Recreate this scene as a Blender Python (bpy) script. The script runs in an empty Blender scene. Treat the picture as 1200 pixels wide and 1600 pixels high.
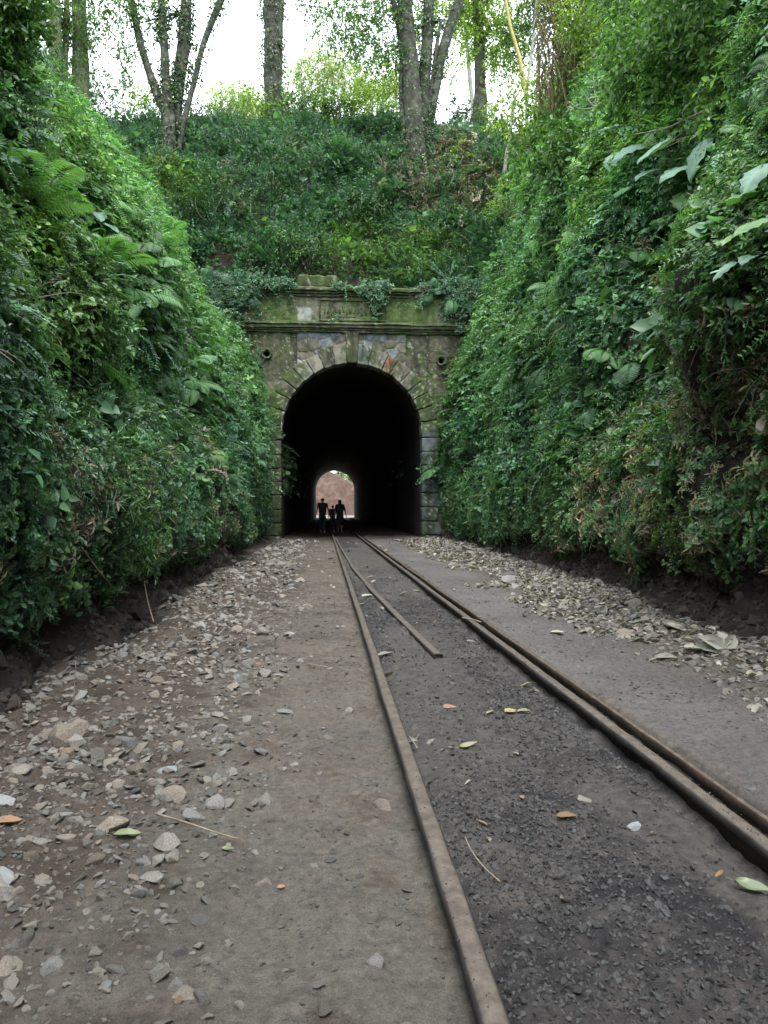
import bpy, bmesh, math, random
import numpy as np
from mathutils import Vector, Matrix
from mathutils.bvhtree import BVHTree

R = math.radians
rng = np.random.default_rng(7)
random.seed(7)
scn = bpy.context.scene
COL = scn.collection

# ------------------------------------------------------------------ camera
CAM = Vector((0.0, 0.0, 1.12))
YAW, PITCH = R(-4.1), R(-0.14)
cd = bpy.data.cameras.new('camera')
cam = bpy.data.objects.new('camera', cd); COL.objects.link(cam)
cam.location = CAM
cam.rotation_euler = (R(90) + PITCH, 0, YAW)
cd.sensor_fit = 'VERTICAL'; cd.sensor_height = 36; cd.sensor_width = 27; cd.lens = 27
cd.clip_start = 0.05; cd.clip_end = 3000
scn.camera = cam
scn.render.resolution_x = 768; scn.render.resolution_y = 1024

# ------------------------------------------------------------------ world and sun
SUN_EL, SUN_AZ = R(60), R(178)          # azimuth clockwise from +Y
w = bpy.data.worlds.new('World'); scn.world = w; w.use_nodes = True
nt = w.node_tree; nt.nodes.clear()
sky = nt.nodes.new('ShaderNodeTexSky'); sky.sky_type = 'NISHITA'; sky.sun_disc = False
sky.sun_elevation = SUN_EL; sky.sun_rotation = SUN_AZ
sky.air_density = 1.0; sky.dust_density = 4.0; sky.ozone_density = 1.0
bg = nt.nodes.new('ShaderNodeBackground'); bg.inputs[1].default_value = 0.15
wo = nt.nodes.new('ShaderNodeOutputWorld')
# overcast: bright white cloud with thin openings over the Nishita sky
tcw = nt.nodes.new('ShaderNodeTexCoord'); cn = nt.nodes.new('ShaderNodeTexNoise'); cn.inputs['Scale'].default_value = 2.2; cn.inputs['Detail'].default_value = 5
nt.links.new(tcw.outputs['Generated'], cn.inputs['Vector'])
cr = nt.nodes.new('ShaderNodeValToRGB'); cr.color_ramp.elements[0].position = .2; cr.color_ramp.elements[0].color = (.8, .8, .8, 1)
cr.color_ramp.elements[1].position = .5; cr.color_ramp.elements[1].color = (1, 1, 1, 1); nt.links.new(cn.outputs['Fac'], cr.inputs[0])
cm = nt.nodes.new('ShaderNodeMix'); cm.data_type = 'RGBA'; nt.links.new(cr.outputs[0], cm.inputs[0]); nt.links.new(sky.outputs[0], cm.inputs[6]); cm.inputs[7].default_value = (3.5, 3.8, 4.05, 1)
nt.links.new(cm.outputs[2], bg.inputs[0]); nt.links.new(bg.outputs[0], wo.inputs[0])
sl = bpy.data.lights.new('sun', 'SUN'); sl.energy = .6; sl.angle = R(20); sl.color = (1.0, .96, .9)
sun = bpy.data.objects.new('sun', sl); COL.objects.link(sun)
sdir = Vector((math.cos(SUN_EL) * math.sin(SUN_AZ), math.cos(SUN_EL) * math.cos(SUN_AZ), math.sin(SUN_EL)))
sun.rotation_euler = sdir.to_track_quat('Z', 'Y').to_euler(); sun.location = (0, 0, 60)
vs = scn.view_settings
vs.view_transform = 'Standard'; vs.look = 'None'; vs.gamma = 1.0; vs.use_curve_mapping = False
vs.exposure = 2.68
scn.cycles.max_bounces = 6; scn.cycles.diffuse_bounces = 3; scn.cycles.glossy_bounces = 2
scn.cycles.transmission_bounces = 3; scn.cycles.transparent_max_bounces = 4
scn.cycles.use_denoising = True

# ------------------------------------------------------------------ helpers
def pxdir(px, py):
    d = Vector(((px - 600) / 1200, 1.0, -(py - 800) / 1200))
    return (Matrix.Rotation(YAW, 3, 'Z') @ (Matrix.Rotation(PITCH, 3, 'X') @ d))
def at_z(px, py, z=0.0):
    d = pxdir(px, py); t = (z - CAM.z) / d.z
    return CAM + d * t
def at_y(px, py, y):
    d = pxdir(px, py); return CAM + d * (y / d.y)

def _h(ix, iy, iz, seed):
    h = (ix.astype(np.int64) * 374761393 + iy.astype(np.int64) * 668265263 + iz.astype(np.int64) * 2147483647 + seed * 974711) & 0xffffffff
    h = ((h ^ (h >> 13)) * 1274126177) & 0xffffffff
    h = ((h ^ (h >> 16)) * 2246822519) & 0xffffffff
    return ((h ^ (h >> 15)) & 0xffffff) / float(0xffffff)
def vnoise(x, y, z, seed=0):
    x, y, z = np.broadcast_arrays(np.asarray(x, float), np.asarray(y, float), np.asarray(z, float))
    x0, y0, z0 = np.floor(x), np.floor(y), np.floor(z)
    fx, fy, fz = x - x0, y - y0, z - z0
    fx, fy, fz = [f * f * (3 - 2 * f) for f in (fx, fy, fz)]
    r = 0
    for dx in (0, 1):
        for dy in (0, 1):
            for dz in (0, 1):
                wgt = (fx if dx else 1 - fx) * (fy if dy else 1 - fy) * (fz if dz else 1 - fz)
                r = r + wgt * _h(x0 + dx, y0 + dy, z0 + dz, seed)
    return r
def fbm(x, y, z, oct=4, seed=0):            # about -1..1
    a, s, t = 1.0, 0.0, 0.0
    x, y, z = [np.asarray(q, float) for q in (x, y, z)]
    for i in range(oct):
        s = s + a * (vnoise(x, y, z, seed + i * 17) * 2 - 1); t += a; a *= .5
        x, y, z = x * 2.03, y * 2.03, z * 2.03
    return s / t * 1.6
def voronoi2(u, v, cell, seed=0, jit=.8):
    gu, gv = np.floor(u / cell), np.floor(v / cell)
    f1 = np.full(u.shape, 1e9); f2 = np.full(u.shape, 1e9); idv = np.zeros(u.shape)
    zz = np.zeros_like(gu)
    for du in (-1, 0, 1):
        for dv in (-1, 0, 1):
            cu, cv = gu + du, gv + dv
            su = (cu + .5 + jit * (_h(cu, cv, zz, seed) - .5)) * cell
            sv = (cv + .5 + jit * (_h(cu, cv, zz, seed + 5) - .5)) * cell
            d = np.hypot(u - su, v - sv); rid = _h(cu, cv, zz, seed + 9)
            m = d < f1
            f2 = np.where(m, f1, np.minimum(f2, d)); idv = np.where(m, rid, idv); f1 = np.where(m, d, f1)
    return f1, f2, idv
def sstep(a, b, x):
    t = np.clip((np.asarray(x, float) - a) / (b - a), 0, 1); return t * t * (3 - 2 * t)
def lerp3(a, b, t):
    t = np.asarray(t)[..., None]; return np.asarray(a) * (1 - t) + np.asarray(b) * t

class MB:
    """collects vertices / faces / per-vertex attributes of one mesh"""
    def __init__(s): s.v = []; s.f = []; s.a = {}; s.n = 0
    def add(s, v, f, **att):
        v = np.asarray(v, float).reshape(-1, 3)
        s.v.append(v)
        for q in f: s.f.append((np.asarray(q) + s.n))
        for k, x in att.items():
            s.a.setdefault(k, []).append((s.n, np.asarray(x, float)))
        s.n += len(v); return s
    def mesh(s, name, mat=None, smooth=True):
        V = np.concatenate(s.v)
        me = bpy.data.meshes.new(name)
        me.vertices.add(len(V)); me.vertices.foreach_set('co', V.astype(np.float32).ravel())
        loops, starts, n = [], [], 0
        for q in s.f:
            k = q.shape[1]
            loops.append(q.ravel()); starts.append(np.arange(len(q)) * k + n); n += q.size
        L = np.concatenate(loops); S = np.concatenate(starts)
        me.loops.add(len(L)); me.loops.foreach_set('vertex_index', L.astype(np.int32))
        me.polygons.add(len(S)); me.polygons.foreach_set('loop_start', S.astype(np.int32))
        me.polygons.foreach_set('use_smooth', np.full(len(S), smooth))
        for k, lst in s.a.items():
            if k == 'col':
                at = me.attributes.new('col', 'FLOAT_COLOR', 'POINT'); d = np.ones((len(V), 4), np.float32)
                for o, x in lst: d[o:o + len(x), :3] = x
                at.data.foreach_set('color', d.ravel())
            else:
                at = me.attributes.new(k, 'FLOAT', 'POINT'); d = np.zeros(len(V), np.float32)
                for o, x in lst: d[o:o + len(x)] = x
                at.data.foreach_set('value', d)
        me.update(calc_edges=True)
        if mat: me.materials.append(mat)
        return me
    def obj(s, name, mat=None, parent=None, smooth=True):
        o = bpy.data.objects.new(name, s.mesh(name, mat, smooth)); COL.objects.link(o)
        if parent:
            o.parent = parent; o.matrix_parent_inverse = parent.matrix_basis.inverted()
        return o
def tag(o, label=None, cat=None, group=None, kind=None):
    if label: o['label'] = label
    if cat: o['category'] = cat
    if group: o['group'] = group
    if kind: o['kind'] = kind
    return o
def empty(name, loc, label, cat, group=None):
    o = bpy.data.objects.new(name, None); COL.objects.link(o); o.location = loc; o.empty_display_size = .2
    return tag(o, label, cat, group)
def copy_tree(o, parent=None):
    c = o.copy(); COL.objects.link(c)
    if parent: c.parent = parent
    for ch in list(o.children): copy_tree(ch, c)
    return c

def grid_faces(nu, nv, flip=False):
    i = np.arange(nu - 1)[:, None] * nv + np.arange(nv - 1)[None, :]
    q = np.stack([i, i + nv, i + nv + 1, i + 1], -1).reshape(-1, 4)
    return q[:, ::-1] if flip else q
def tube(mb, pts, rad, sides=8, rough=0.0, seed=0, cap=True, step=None, **att):
    P = np.asarray(pts, float); rad = np.broadcast_to(np.asarray(rad, float), (len(P),)).copy()
    if step:                                   # resample with smoothing
        d = np.r_[0, np.cumsum(np.linalg.norm(np.diff(P, axis=0), axis=1))]
        n = max(3, int(d[-1] / step)); t = np.linspace(0, d[-1], n)
        rad = np.interp(t, d, rad)
        Q = np.stack([np.interp(t, d, P[:, k]) for k in range(3)], 1)
        k = max(1, n // (2 * len(P)))
        for _ in range(k):
            Q[1:-1] = (Q[:-2] + 2 * Q[1:-1] + Q[2:]) / 4
        P = Q
    T = np.gradient(P, axis=0); T /= np.linalg.norm(T, axis=1)[:, None] + 1e-9
    up = np.array([0.13, .21, .97]) if abs(T[0][2]) < .8 else np.array([.97, .2, .1])
    A = np.cross(T, up); A /= np.linalg.norm(A, axis=1)[:, None] + 1e-9
    B = np.cross(T, A)
    th = np.linspace(0, 2 * np.pi, sides, endpoint=False)
    rr = rad[:, None] * np.ones(sides)
    V = P[:, None] + rr[..., None] * (np.cos(th)[None, :, None] * A[:, None] + np.sin(th)[None, :, None] * B[:, None])
    if rough:
        nz = fbm(V[..., 0] * 3, V[..., 1] * 3, V[..., 2] * 1.2, 3, seed)
        V = P[:, None] + (V - P[:, None]) * (1 + rough * nz)[..., None]
    n = len(P)
    i = np.arange(n - 1)[:, None] * sides + np.arange(sides)[None]
    j = np.arange(n - 1)[:, None] * sides + (np.arange(sides)[None] + 1) % sides
    q = np.stack([i, j, j + sides, i + sides], -1).reshape(-1, 4)
    f = [q]
    if cap: f.append(np.array([list(range(sides))[::-1]])); f.append(np.array([[(n - 1) * sides + k for k in range(sides)]]))
    mb.add(V.reshape(-1, 3), f, **{k: np.broadcast_to(v, (n * sides,) + np.shape(v)) for k, v in att.items()})
def norm(a): return a / (np.linalg.norm(a, axis=-1, keepdims=True) + 1e-9)
def add_leaves(mb, pos, axis, nrm, ln, wd, fold=.22, droop=.15, lv=None, shape='ovate'):
    n = len(pos); axis = norm(axis); side = norm(np.cross(nrm, axis)); nn = np.cross(axis, side)
    ln = np.broadcast_to(ln, (n,)); wd = np.broadcast_to(wd, (n,))
    if shape == 'ovate':   tp = [(0, 0, 0), (.28, .5, 1), (.68, .38, 1), (1, 0, 0), (.68, -.38, 1), (.28, -.5, 1)]
    elif shape == 'heart': tp = [(0, 0, 0), (.12, .55, 1), (.62, .42, 1), (1, 0, 0), (.62, -.42, 1), (.12, -.55, 1)]
    else:                  tp = [(0, 0, 0), (.3, .5, .6), (.75, .3, .6), (1, 0, 0), (.75, -.3, .6), (.3, -.5, .6)]
    V = np.zeros((n, 6, 3))
    for k, (a, b, c) in enumerate(tp):
        V[:, k] = pos + axis * (a * ln)[:, None] + side * (b * wd)[:, None] + nn * ((c * fold * wd * .5) - droop * ln * a * a)[:, None]
    i = np.arange(n)[:, None] * 6
    q = np.concatenate([i + np.array([0, 3, 2, 1]), i + np.array([0, 5, 4, 3])])
    if lv is None: lv = rng.random(n)
    mb.add(V.reshape(-1, 3), [q], lv=np.repeat(lv, 6))
def rdir(n, el0=-90, el1=90):
    az = rng.random(n) * 2 * np.pi; s0, s1 = math.sin(R(el0)), math.sin(R(el1))
    z = s0 + (s1 - s0) * rng.random(n); c = np.sqrt(1 - z * z)
    return np.stack([c * np.cos(az), c * np.sin(az), z], 1)

# ------------------------------------------------------------------ materials
def mat_new(name):
    m = bpy.data.materials.new(name); m.use_nodes = True; t = m.node_tree; t.nodes.clear()
    o = t.nodes.new('ShaderNodeOutputMaterial'); return m, t, o
def N(t, k, **kw):
    n = t.nodes.new(k)
    for a, b in kw.items(): setattr(n, a, b)
    return n
def mixc(t, fac, a, b, mode='MIX'):
    n = N(t, 'ShaderNodeMix', data_type='RGBA', blend_type=mode)
    for s, x in ((n.inputs[0], fac), (n.inputs[6], a), (n.inputs[7], b)):
        if isinstance(x, (int, float)): s.default_value = x
        elif isinstance(x, (tuple, list)): s.default_value = tuple(x) + ((1,) if len(x) == 3 else ())
        else: t.links.new(x, s)
    return n.outputs[2]
def noise(t, scale, detail=4, rough=.6, co=None):
    n = N(t, 'ShaderNodeTexNoise'); n.inputs['Scale'].default_value = scale; n.inputs['Detail'].default_value = detail
    n.inputs['Roughness'].default_value = rough
    if co is None:
        c = N(t, 'ShaderNodeTexCoord'); co = c.outputs['Object']
    t.links.new(co, n.inputs['Vector']); return n.outputs['Fac']
def ramp(t, x, stops):
    n = N(t, 'ShaderNodeValToRGB'); e = n.color_ramp.elements
    while len(e) < len(stops): e.new(.5)
    for el, (p, c) in zip(e, stops): el.position = p; el.color = tuple(c) + (1,) if len(c) == 3 else c
    t.links.new(x, n.inputs[0]); return n.outputs[0]
def mth(t, op, a, b=None, c=None):
    n = N(t, 'ShaderNodeMath', operation=op)
    for s, x in zip(n.inputs, (a, b, c)):
        if x is None: continue
        if isinstance(x, (int, float)): s.default_value = x
        else: t.links.new(x, s)
    return n.outputs[0]
def bump(t, h, dist, strength=1.0):
    b = N(t, 'ShaderNodeBump'); b.inputs['Distance'].default_value = dist; b.inputs['Strength'].default_value = strength
    t.links.new(h, b.inputs['Height']); return b.outputs[0]

def leaf_mat(name, color=None, trans=.28, rough=.42, instanced=False, spec=.5):
    m, t, o = mat_new(name)
    if instanced:
        a = N(t, 'ShaderNodeAttribute', attribute_type='INSTANCER', attribute_name='icol'); base = a.outputs['Color']
    else:
        rgb = N(t, 'ShaderNodeRGB'); rgb.outputs[0].default_value = tuple(color) + (1,); base = rgb.outputs[0]
    lv = N(t, 'ShaderNodeAttribute', attribute_type='GEOMETRY', attribute_name='lv')
    h = N(t, 'ShaderNodeHueSaturation'); t.links.new(base, h.inputs['Color'])
    t.links.new(mth(t, 'MULTIPLY_ADD', lv.outputs['Fac'], 1.3, .45), h.inputs['Value'])
    t.links.new(mth(t, 'MULTIPLY_ADD', lv.outputs['Fac'], -.045, .522), h.inputs['Hue'])
    c = h.outputs[0]
    p = N(t, 'ShaderNodeBsdfPrincipled'); t.links.new(c, p.inputs['Base Color'])
    p.inputs['Roughness'].default_value = rough; p.inputs['Specular IOR Level'].default_value = spec
    tr = N(t, 'ShaderNodeBsdfTranslucent')
    t.links.new(mixc(t, 1.0, c, (1.5, 1.7, .7), 'MULTIPLY'), tr.inputs[0])
    mx = N(t, 'ShaderNodeMixShader'); mx.inputs[0].default_value = trans
    t.links.new(p.outputs[0], mx.inputs[1]); t.links.new(tr.outputs[0], mx.inputs[2]); t.links.new(mx.outputs[0], o.inputs[0])
    return m
def surf_mat(name, cols, scale=6, rough=.9, bd=.01, bscale=30, attr=False, detail=6, objrand=0.0, spec=.25, extra=None):
    """noise-mixed colours; attr=True multiplies by vertex attribute 'col'"""
    m, t, o = mat_new(name)
    n = noise(t, scale, detail, .65)
    c = ramp(t, n, [(.3 + .4 * k / max(1, len(cols) - 1), x) for k, x in enumerate(cols)])
    if attr:
        a = N(t, 'ShaderNodeAttribute', attribute_type='GEOMETRY', attribute_name='col')
        c = mixc(t, 1.0, a.outputs['Color'], c, 'MULTIPLY')
    if objrand:
        oi = N(t, 'ShaderNodeObjectInfo')
        h = N(t, 'ShaderNodeHueSaturation'); t.links.new(c, h.inputs['Color'])
        t.links.new(mth(t, 'MULTIPLY_ADD', oi.outputs['Random'], 2 * objrand, 1 - objrand), h.inputs['Value'])
        r2 = mth(t, 'FRACT', mth(t, 'MULTIPLY', oi.outputs['Random'], 37.7))
        t.links.new(mth(t, 'MULTIPLY_ADD', r2, .85, .15), h.inputs['Saturation'])
        c = h.outputs[0]
    if extra: c = extra(t, c)
    p = N(t, 'ShaderNodeBsdfPrincipled'); t.links.new(c, p.inputs['Base Color'])
    p.inputs['Roughness'].default_value = rough; p.inputs['Specular IOR Level'].default_value = spec
    if bd: t.links.new(bump(t, noise(t, bscale, 6, .7), bd), p.inputs['Normal'])
    t.links.new(p.outputs[0], o.inputs[0]); return m

M_leafI = leaf_mat('leaf_instanced', instanced=True)
M_leaf = leaf_mat('leaf_green', (.055, .12, .035))
M_leafY = leaf_mat('leaf_yellow_green', (.16, .25, .045), trans=.4)
M_leafP = leaf_mat('leaf_pale_blue_green', (.16, .27, .2), trans=.2, rough=.55)
M_leafD = leaf_mat('leaf_dark', (.035, .085, .03))
M_fern = leaf_mat('fern_green', (.09, .21, .07), trans=.35)
M_ivy = leaf_mat('ivy_leaf', (.05, .095, .035))
M_treeleaf = leaf_mat('tree_leaf', (.07, .14, .04), trans=.45)
M_farleaf = leaf_mat('far_tree_leaf', (.22, .27, .15), trans=.5)  # distance haze is painted into the leaf colour as paleness
M_dryleaf = leaf_mat('dry_leaf', (.33, .27, .18), trans=.1, rough=.8)
M_soil = surf_mat('bank_soil', [(.014, .011, .009), (.03, .023, .018), (.052, .04, .032)], 3, .95, .03, 18)
M_stone = surf_mat('field_stone', [(.085, .07, .056), (.17, .145, .118), (.25, .22, .185)], 14, .9, .004, 60, objrand=.5)
M_ballast = surf_mat('dark_ballast', [(.025, .024, .027), (.06, .058, .06), (.11, .104, .1)], 20, .8, .003, 80, objrand=.5, spec=.4)
M_white = surf_mat('white_stone', [(.22, .225, .23), (.36, .365, .37)], 9, .8, .004, 50)
M_bluestone = surf_mat('blue_grey_stone', [(.17, .2, .22), (.26, .3, .31)], 9, .8, .003, 50)
M_masonry = surf_mat('mossy_masonry', [(.55, .55, .55), (1, 1, 1), (1.5, 1.45, 1.4)], 5, .92, .012, 25, attr=True)
def rust_extra(t, c):
    f = ramp(t, noise(t, 3.0, 5, .7), [(.45, (0, 0, 0)), (.62, (1, 1, 1))])
    return mixc(t, f, c, (.07, .038, .026))
def dust_top(t, c):
    g = N(t, 'ShaderNodeNewGeometry'); s = N(t, 'ShaderNodeSeparateXYZ'); t.links.new(g.outputs['Normal'], s.inputs[0])
    f = ramp(t, s.outputs[2], [(.7, (0, 0, 0)), (.97, (1, 1, 1))])
    d = ramp(t, noise(t, 14, 9, .75), [(.3, (.045, .034, .027)), (.5, (.09, .072, .058)), (.72, (.155, .128, .105))])
    return mixc(t, f, c, d)
M_rail = surf_mat('rusty_rail', [(.012, .012, .013), (.03, .026, .025), (.05, .032, .026)], 9, .7, .0015, 90, extra=dust_top, spec=.4)
M_guard = surf_mat('rusty_guard_rail', [(.02, .016, .013), (.045, .03, .022), (.08, .055, .042)], 7, .85, .002, 90, extra=dust_top)
M_soot = surf_mat('sooty_tunnel_lining', [(.004, .004, .004), (.012, .011, .011)], 4, .95, .02, 10)
M_bark = surf_mat('mossy_bark', [(.022, .024, .016), (.06, .062, .048), (.14, .14, .115)], 4, .95, .02, 22)
M_barkG = surf_mat('green_bark', [(.05, .07, .03), (.1, .12, .06), (.18, .18, .12)], 5, .95, .02, 22)
M_barkP = surf_mat('pale_bark', [(.2, .2, .16), (.36, .36, .3)], 8, .9, .01, 30)
M_bamboo = surf_mat('yellow_cane', [(.34, .27, .09), (.5, .42, .16)], 8, .6, .002, 30)
M_twig = surf_mat('dead_twig', [(.13, .1, .075), (.3, .25, .2)], 10, .9, .002, 60)
M_cloth = surf_mat('dark_cloth', [(.02, .02, .024), (.035, .035, .04)], 40, .9, .001, 200)
M_cloth2 = surf_mat('dark_trousers', [(.015, .017, .025), (.03, .03, .04)], 40, .9, .001, 200)
M_skin = surf_mat('skin', [(.24, .13, .085), (.3, .17, .115)], 20, .6, 0)
M_hair = surf_mat('hair', [(.01, .008, .006), (.025, .018, .014)], 60, .6, .002, 200)
M_shoe = surf_mat('shoe', [(.25, .25, .25), (.4, .4, .4)], 30, .7, 0)
M_earth = surf_mat('pink_brown_earth', [(.07, .042, .033), (.1, .066, .052), (.15, .108, .088)], 1.1, .95, .08, 5)

# ------------------------------------------------------------------ terrain functions
CX = 0.84; HW = 2.57; SPR = 3.9; PY = 28.0; FARY = 105.0
ZS = np.array([-.3, 0, .3, .8, 2.2, 4.5, 6.5, 9, 12, 16, 18.5, 19.5, 20, 20.2])
SL = np.array([-.3, -.04, .1, .17, .24, .6, 1.35, 2.75, 5.0, 7.9, 10, 12.2, 17, 40])
SR = np.array([-.35, -.06, .1, .17, .2, .4, .85, 1.5, 2.5, 3.9, 5.2, 8, 14, 40])
ARC = {}
def arc(zs, ss): return np.r_[0, np.cumsum(np.hypot(np.diff(zs), np.diff(ss)))]
def foot_left(y): return -1.86 - .42 * sstep(14, 24, y) + .13 * fbm(y * .45, 3.1, 0, 2, 5)
def foot_right(y): return 3.42 + .5 * sstep(7, 14, y) + .45 * sstep(16, 25, y) + .14 * fbm(y * .4, 7.7, 0, 2, 6)
def zscale(y): return np.clip(.64 + .36 * (y + 6) / 32, .55, 1.0)
def bank(side):
    ss = SL if side < 0 else SR
    A = arc(ZS, ss)
    u = np.r_[np.arange(0, 1.8, .045), np.arange(1.8, 24, .16), np.arange(24, A[-1], 1.5)]
    zz = np.interp(u, A, ZS); s0 = np.interp(u, A, ss)
    ys = np.r_[np.arange(-14, 1.5, .4), np.arange(1.5, 12, .07), np.arange(12, 30, .13), np.arange(30, 60, .6)]
    Y, U = np.meshgrid(ys, u, indexing='ij'); Z = np.broadcast_to(zz, Y.shape) * zscale(Y); S = np.broadcast_to(s0, Y.shape).copy()
    foot = (foot_left(Y) if side < 0 else foot_right(Y))
    amp = sstep(.9, 3, Z)
    d = amp * (.8 * fbm(Y * .33, Z * .33, side * 3.0, 3, 11) + .22 * fbm(Y * 1.1, Z * 1.1, 2, 3, 12)) \
        + (1 - amp) * (.12 * fbm(Y * 1.3, Z * 1.6, side, 3, 13) + .07 * fbm(Y * 5, Z * 6, side, 4, 14) + .02 * np.abs(fbm(Y * 18, Z * 18, side, 3, 15)))
    # under-cut below the plant curtain
    d -= .16 * np.exp(-((Z - .45) / .25) ** 2)
    damp = 1 - sstep(26.3, 27.6, Y) * (1 - sstep(28.6, 30, Y)) * sstep(3, 5, Z) * (1 - sstep(9, 10, Z)) * .8
    d *= damp
    X = foot + side * S - side * d * (1 - .6 * sstep(9, 16, Z))
    Z = Z + sstep(8, 14, Z) * d * .8
    return np.stack([X, Y, Z], -1)
BL, BR = bank(-1), bank(1)
def hill():
    zy = np.array([[28.35, 8.2], [28.5, 9.15], [28.85, 10.5], [29.8, 12.8], [31.4, 15.4], [33.4, 17.4], [35.6, 18.5], [40, 19.5], [50, 20.6], [105.2, 21]])
    A = arc(zy[:, 0], zy[:, 1]); u = np.r_[np.arange(0, 16, .13), np.arange(16, A[-1], 2.0), A[-1]]
    yy = np.interp(u, A, zy[:, 0]); zz = np.interp(u, A, zy[:, 1])
    xs = np.r_[-60, -30, -20, np.arange(-13, 15, .14), 20, 30, 60]
    X, _ = np.meshgrid(xs, u, indexing='ij'); Y = np.broadcast_to(yy, X.shape).copy(); Z = np.broadcast_to(zz, X.shape).copy()
    k = sstep(9.3, 11, Z)
    d = k * (.8 * fbm(X * .3, Z * .3, 4, 3, 31) + .45 * fbm(X * .9, Z * .9, 4, 3, 32))
    Z = Z + d * .6 + .35 * sstep(17, 20, Z) * (1 - sstep(3, 6, X)) ; Y = Y - d * .6 * (1 - sstep(36, 40, Y))
    return np.stack([X, Y, Z], -1)
HL = hill()
def grid_obj(G, name, mat, flip=False):
    mb = MB(); mb.add(G.reshape(-1, 3), [grid_faces(G.shape[0], G.shape[1], flip)]); return mb.obj(name, mat)
tag(grid_obj(BL, 'left_bank', M_soil), kind='structure', label='dark soil face of the left side of the cutting', cat='bank')
tag(grid_obj(BR, 'right_bank', M_soil, True), kind='structure', label='dark soil face of the right side of the cutting', cat='bank')
tag(grid_obj(HL, 'hillside', M_soil, True), kind='structure', label='steep hillside rising above the tunnel portal', cat='hillside')

def mkbvh(G):
    f = grid_faces(G.shape[0], G.shape[1]); return BVHTree.FromPolygons(G.reshape(-1, 3).tolist(), f.tolist())
BV = [mkbvh(g) for g in (BL, BR, HL)]
def on_bank(px, py, off=0.0):
    d = pxdir(px, py).normalized(); best = None
    for b in BV:
        h = b.ray_cast(CAM, d)
        if h[0] is not None and (best is None or h[3] < best[1]): best = (h[0], h[3], h[1])
    if best is None:                          # above the crest: stand on the plateau just behind it
        p = CAM + d * (35.6 / d.y); p.z = drop(p.x, p.y) + .15; return p, Vector((0, -.3, 1)).normalized()
    n = best[2]
    if n.dot(d) > 0: n = -n
    return best[0] + n * off, n
def drop(x, y):                              # height of the terrain at x, y
    z = -1
    for b in BV:
        h = b.ray_cast(Vector((x, y, 60)), Vector((0, 0, -1)))
        if h[0] is not None: z = max(z, h[0].z)
    return z

# ------------------------------------------------------------------ ground
RAILX = lambda y: np.interp(y, [0, 2, 6, 10, 20, 31, 105, 160], [.34, .34, .325, .305, .24, .17, .17, .17])
RAILR = lambda y: np.interp(y, [0, 2.4, 6, 10, 20, 31, 105, 160], [1.385, 1.385, 1.37, 1.345, 1.29, 1.23, 1.23, 1.23])
def gz(x, y):
    x = np.asarray(x, float); y = np.asarray(y, float)
    l, r = RAILX(y), RAILR(y)
    z = .018 * fbm(x * 1.1, y * .6, 0, 3, 41) + .006 * fbm(x * 9, y * 9, 0, 3, 42)
    inside = sstep(l + .02, l + .12, x) * (1 - sstep(r - .12, r - .03, x))
    z = z + inside * (.022 + .014 * fbm(x * 3, y * 3, 5, 3, 43) + .007 * fbm(x * 35, y * 35, 5, 3, 44))
    z = z - .03 * np.exp(-((x - r + .07) / .05) ** 2) - .022 * np.exp(-((x - l + .06) / .07) ** 2)
    z = z - .03 * np.exp(-((x - (r + .088)) / .035) ** 2)
    z = z + .05 * sstep(r + .16, r + .19, x) 
    rl = sstep(-.3, -1.5, x + .2 * fbm(y * .8, 0, 0, 2, 45)); rr = sstep(2.2, 3.2, x + .15 * fbm(y * .8, 9, 0, 2, 46))
    z = z + rl * (.05 + .03 * fbm(x * 2.5, y * 2.5, 1, 3, 47) + .016 * fbm(x * 14, y * 14, 1, 3, 48)) + rr * (.05 + .03 * fbm(x * 3, y * 3, 2, 3, 49))
    out = sstep(26, 60, np.abs(x)); k = 1 - sstep(110, 125, y) * 0
    fine = sstep(-1.4, -.3, x) * (1 - sstep(2.4, 3, x)) * (1 - inside)
    z = z + fine * (.0045 * fbm(x * 38, y * 38, 3, 3, 50) + .007 * fbm(x * 11, y * 11, 3, 3, 51) - .012 * sstep(.25, .6, fbm(x * 5, y * 3.2, 3, 2, 53)))
    return z * (1 - out)
xs = np.r_[-600, -150, -40, -12, -5, -3, np.arange(-2.5, 4.4, .0125), 5, 8, 14, 40, 150, 600]
yn = [1.15]
while yn[-1] < 30: yn.append(yn[-1] * 1.0062)
ys = np.r_[-300, -60, -14, -6, -3, np.arange(-1, 1.1, .1), yn, np.arange(31, 112, 1.2), 115, 120, 125, 130, 140, 160, 220, 400, 900]
Xg, Yg = np.meshgrid(xs, ys, indexing='ij')
Zg = gz(Xg, Yg)
l, r = RAILX(Yg), RAILR(Yg)
inside = sstep(l - .02, l + .06, Xg) * (1 - sstep(r - .02, r + .1, Xg))
nA = fbm(Xg * 1.3, Yg * 1.3, 0, 4, 61); nB = fbm(Xg * 6, Yg * 6, 0, 4, 62); nC = fbm(Xg * 30, Yg * 30, 0, 3, 63)
dustp = np.array([.138, .117, .097]); dustd = np.array([.078, .063, .051]); greyp = np.array([.106, .097, .087])
C = lerp3(dustd, dustp, np.clip(.5 + .4 * nA + .35 * nB + .35 * nC, 0, 1))
C = lerp3(C, greyp, sstep(-.1, .5, nB * .5 + (1 - sstep(1.5, 6, Yg)) * .4) * .7)
bal = lerp3(np.array([.02, .018, .02]), np.array([.075, .067, .063]), np.clip(.45 + .55 * nB + .35 * nC, 0, 1))
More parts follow.
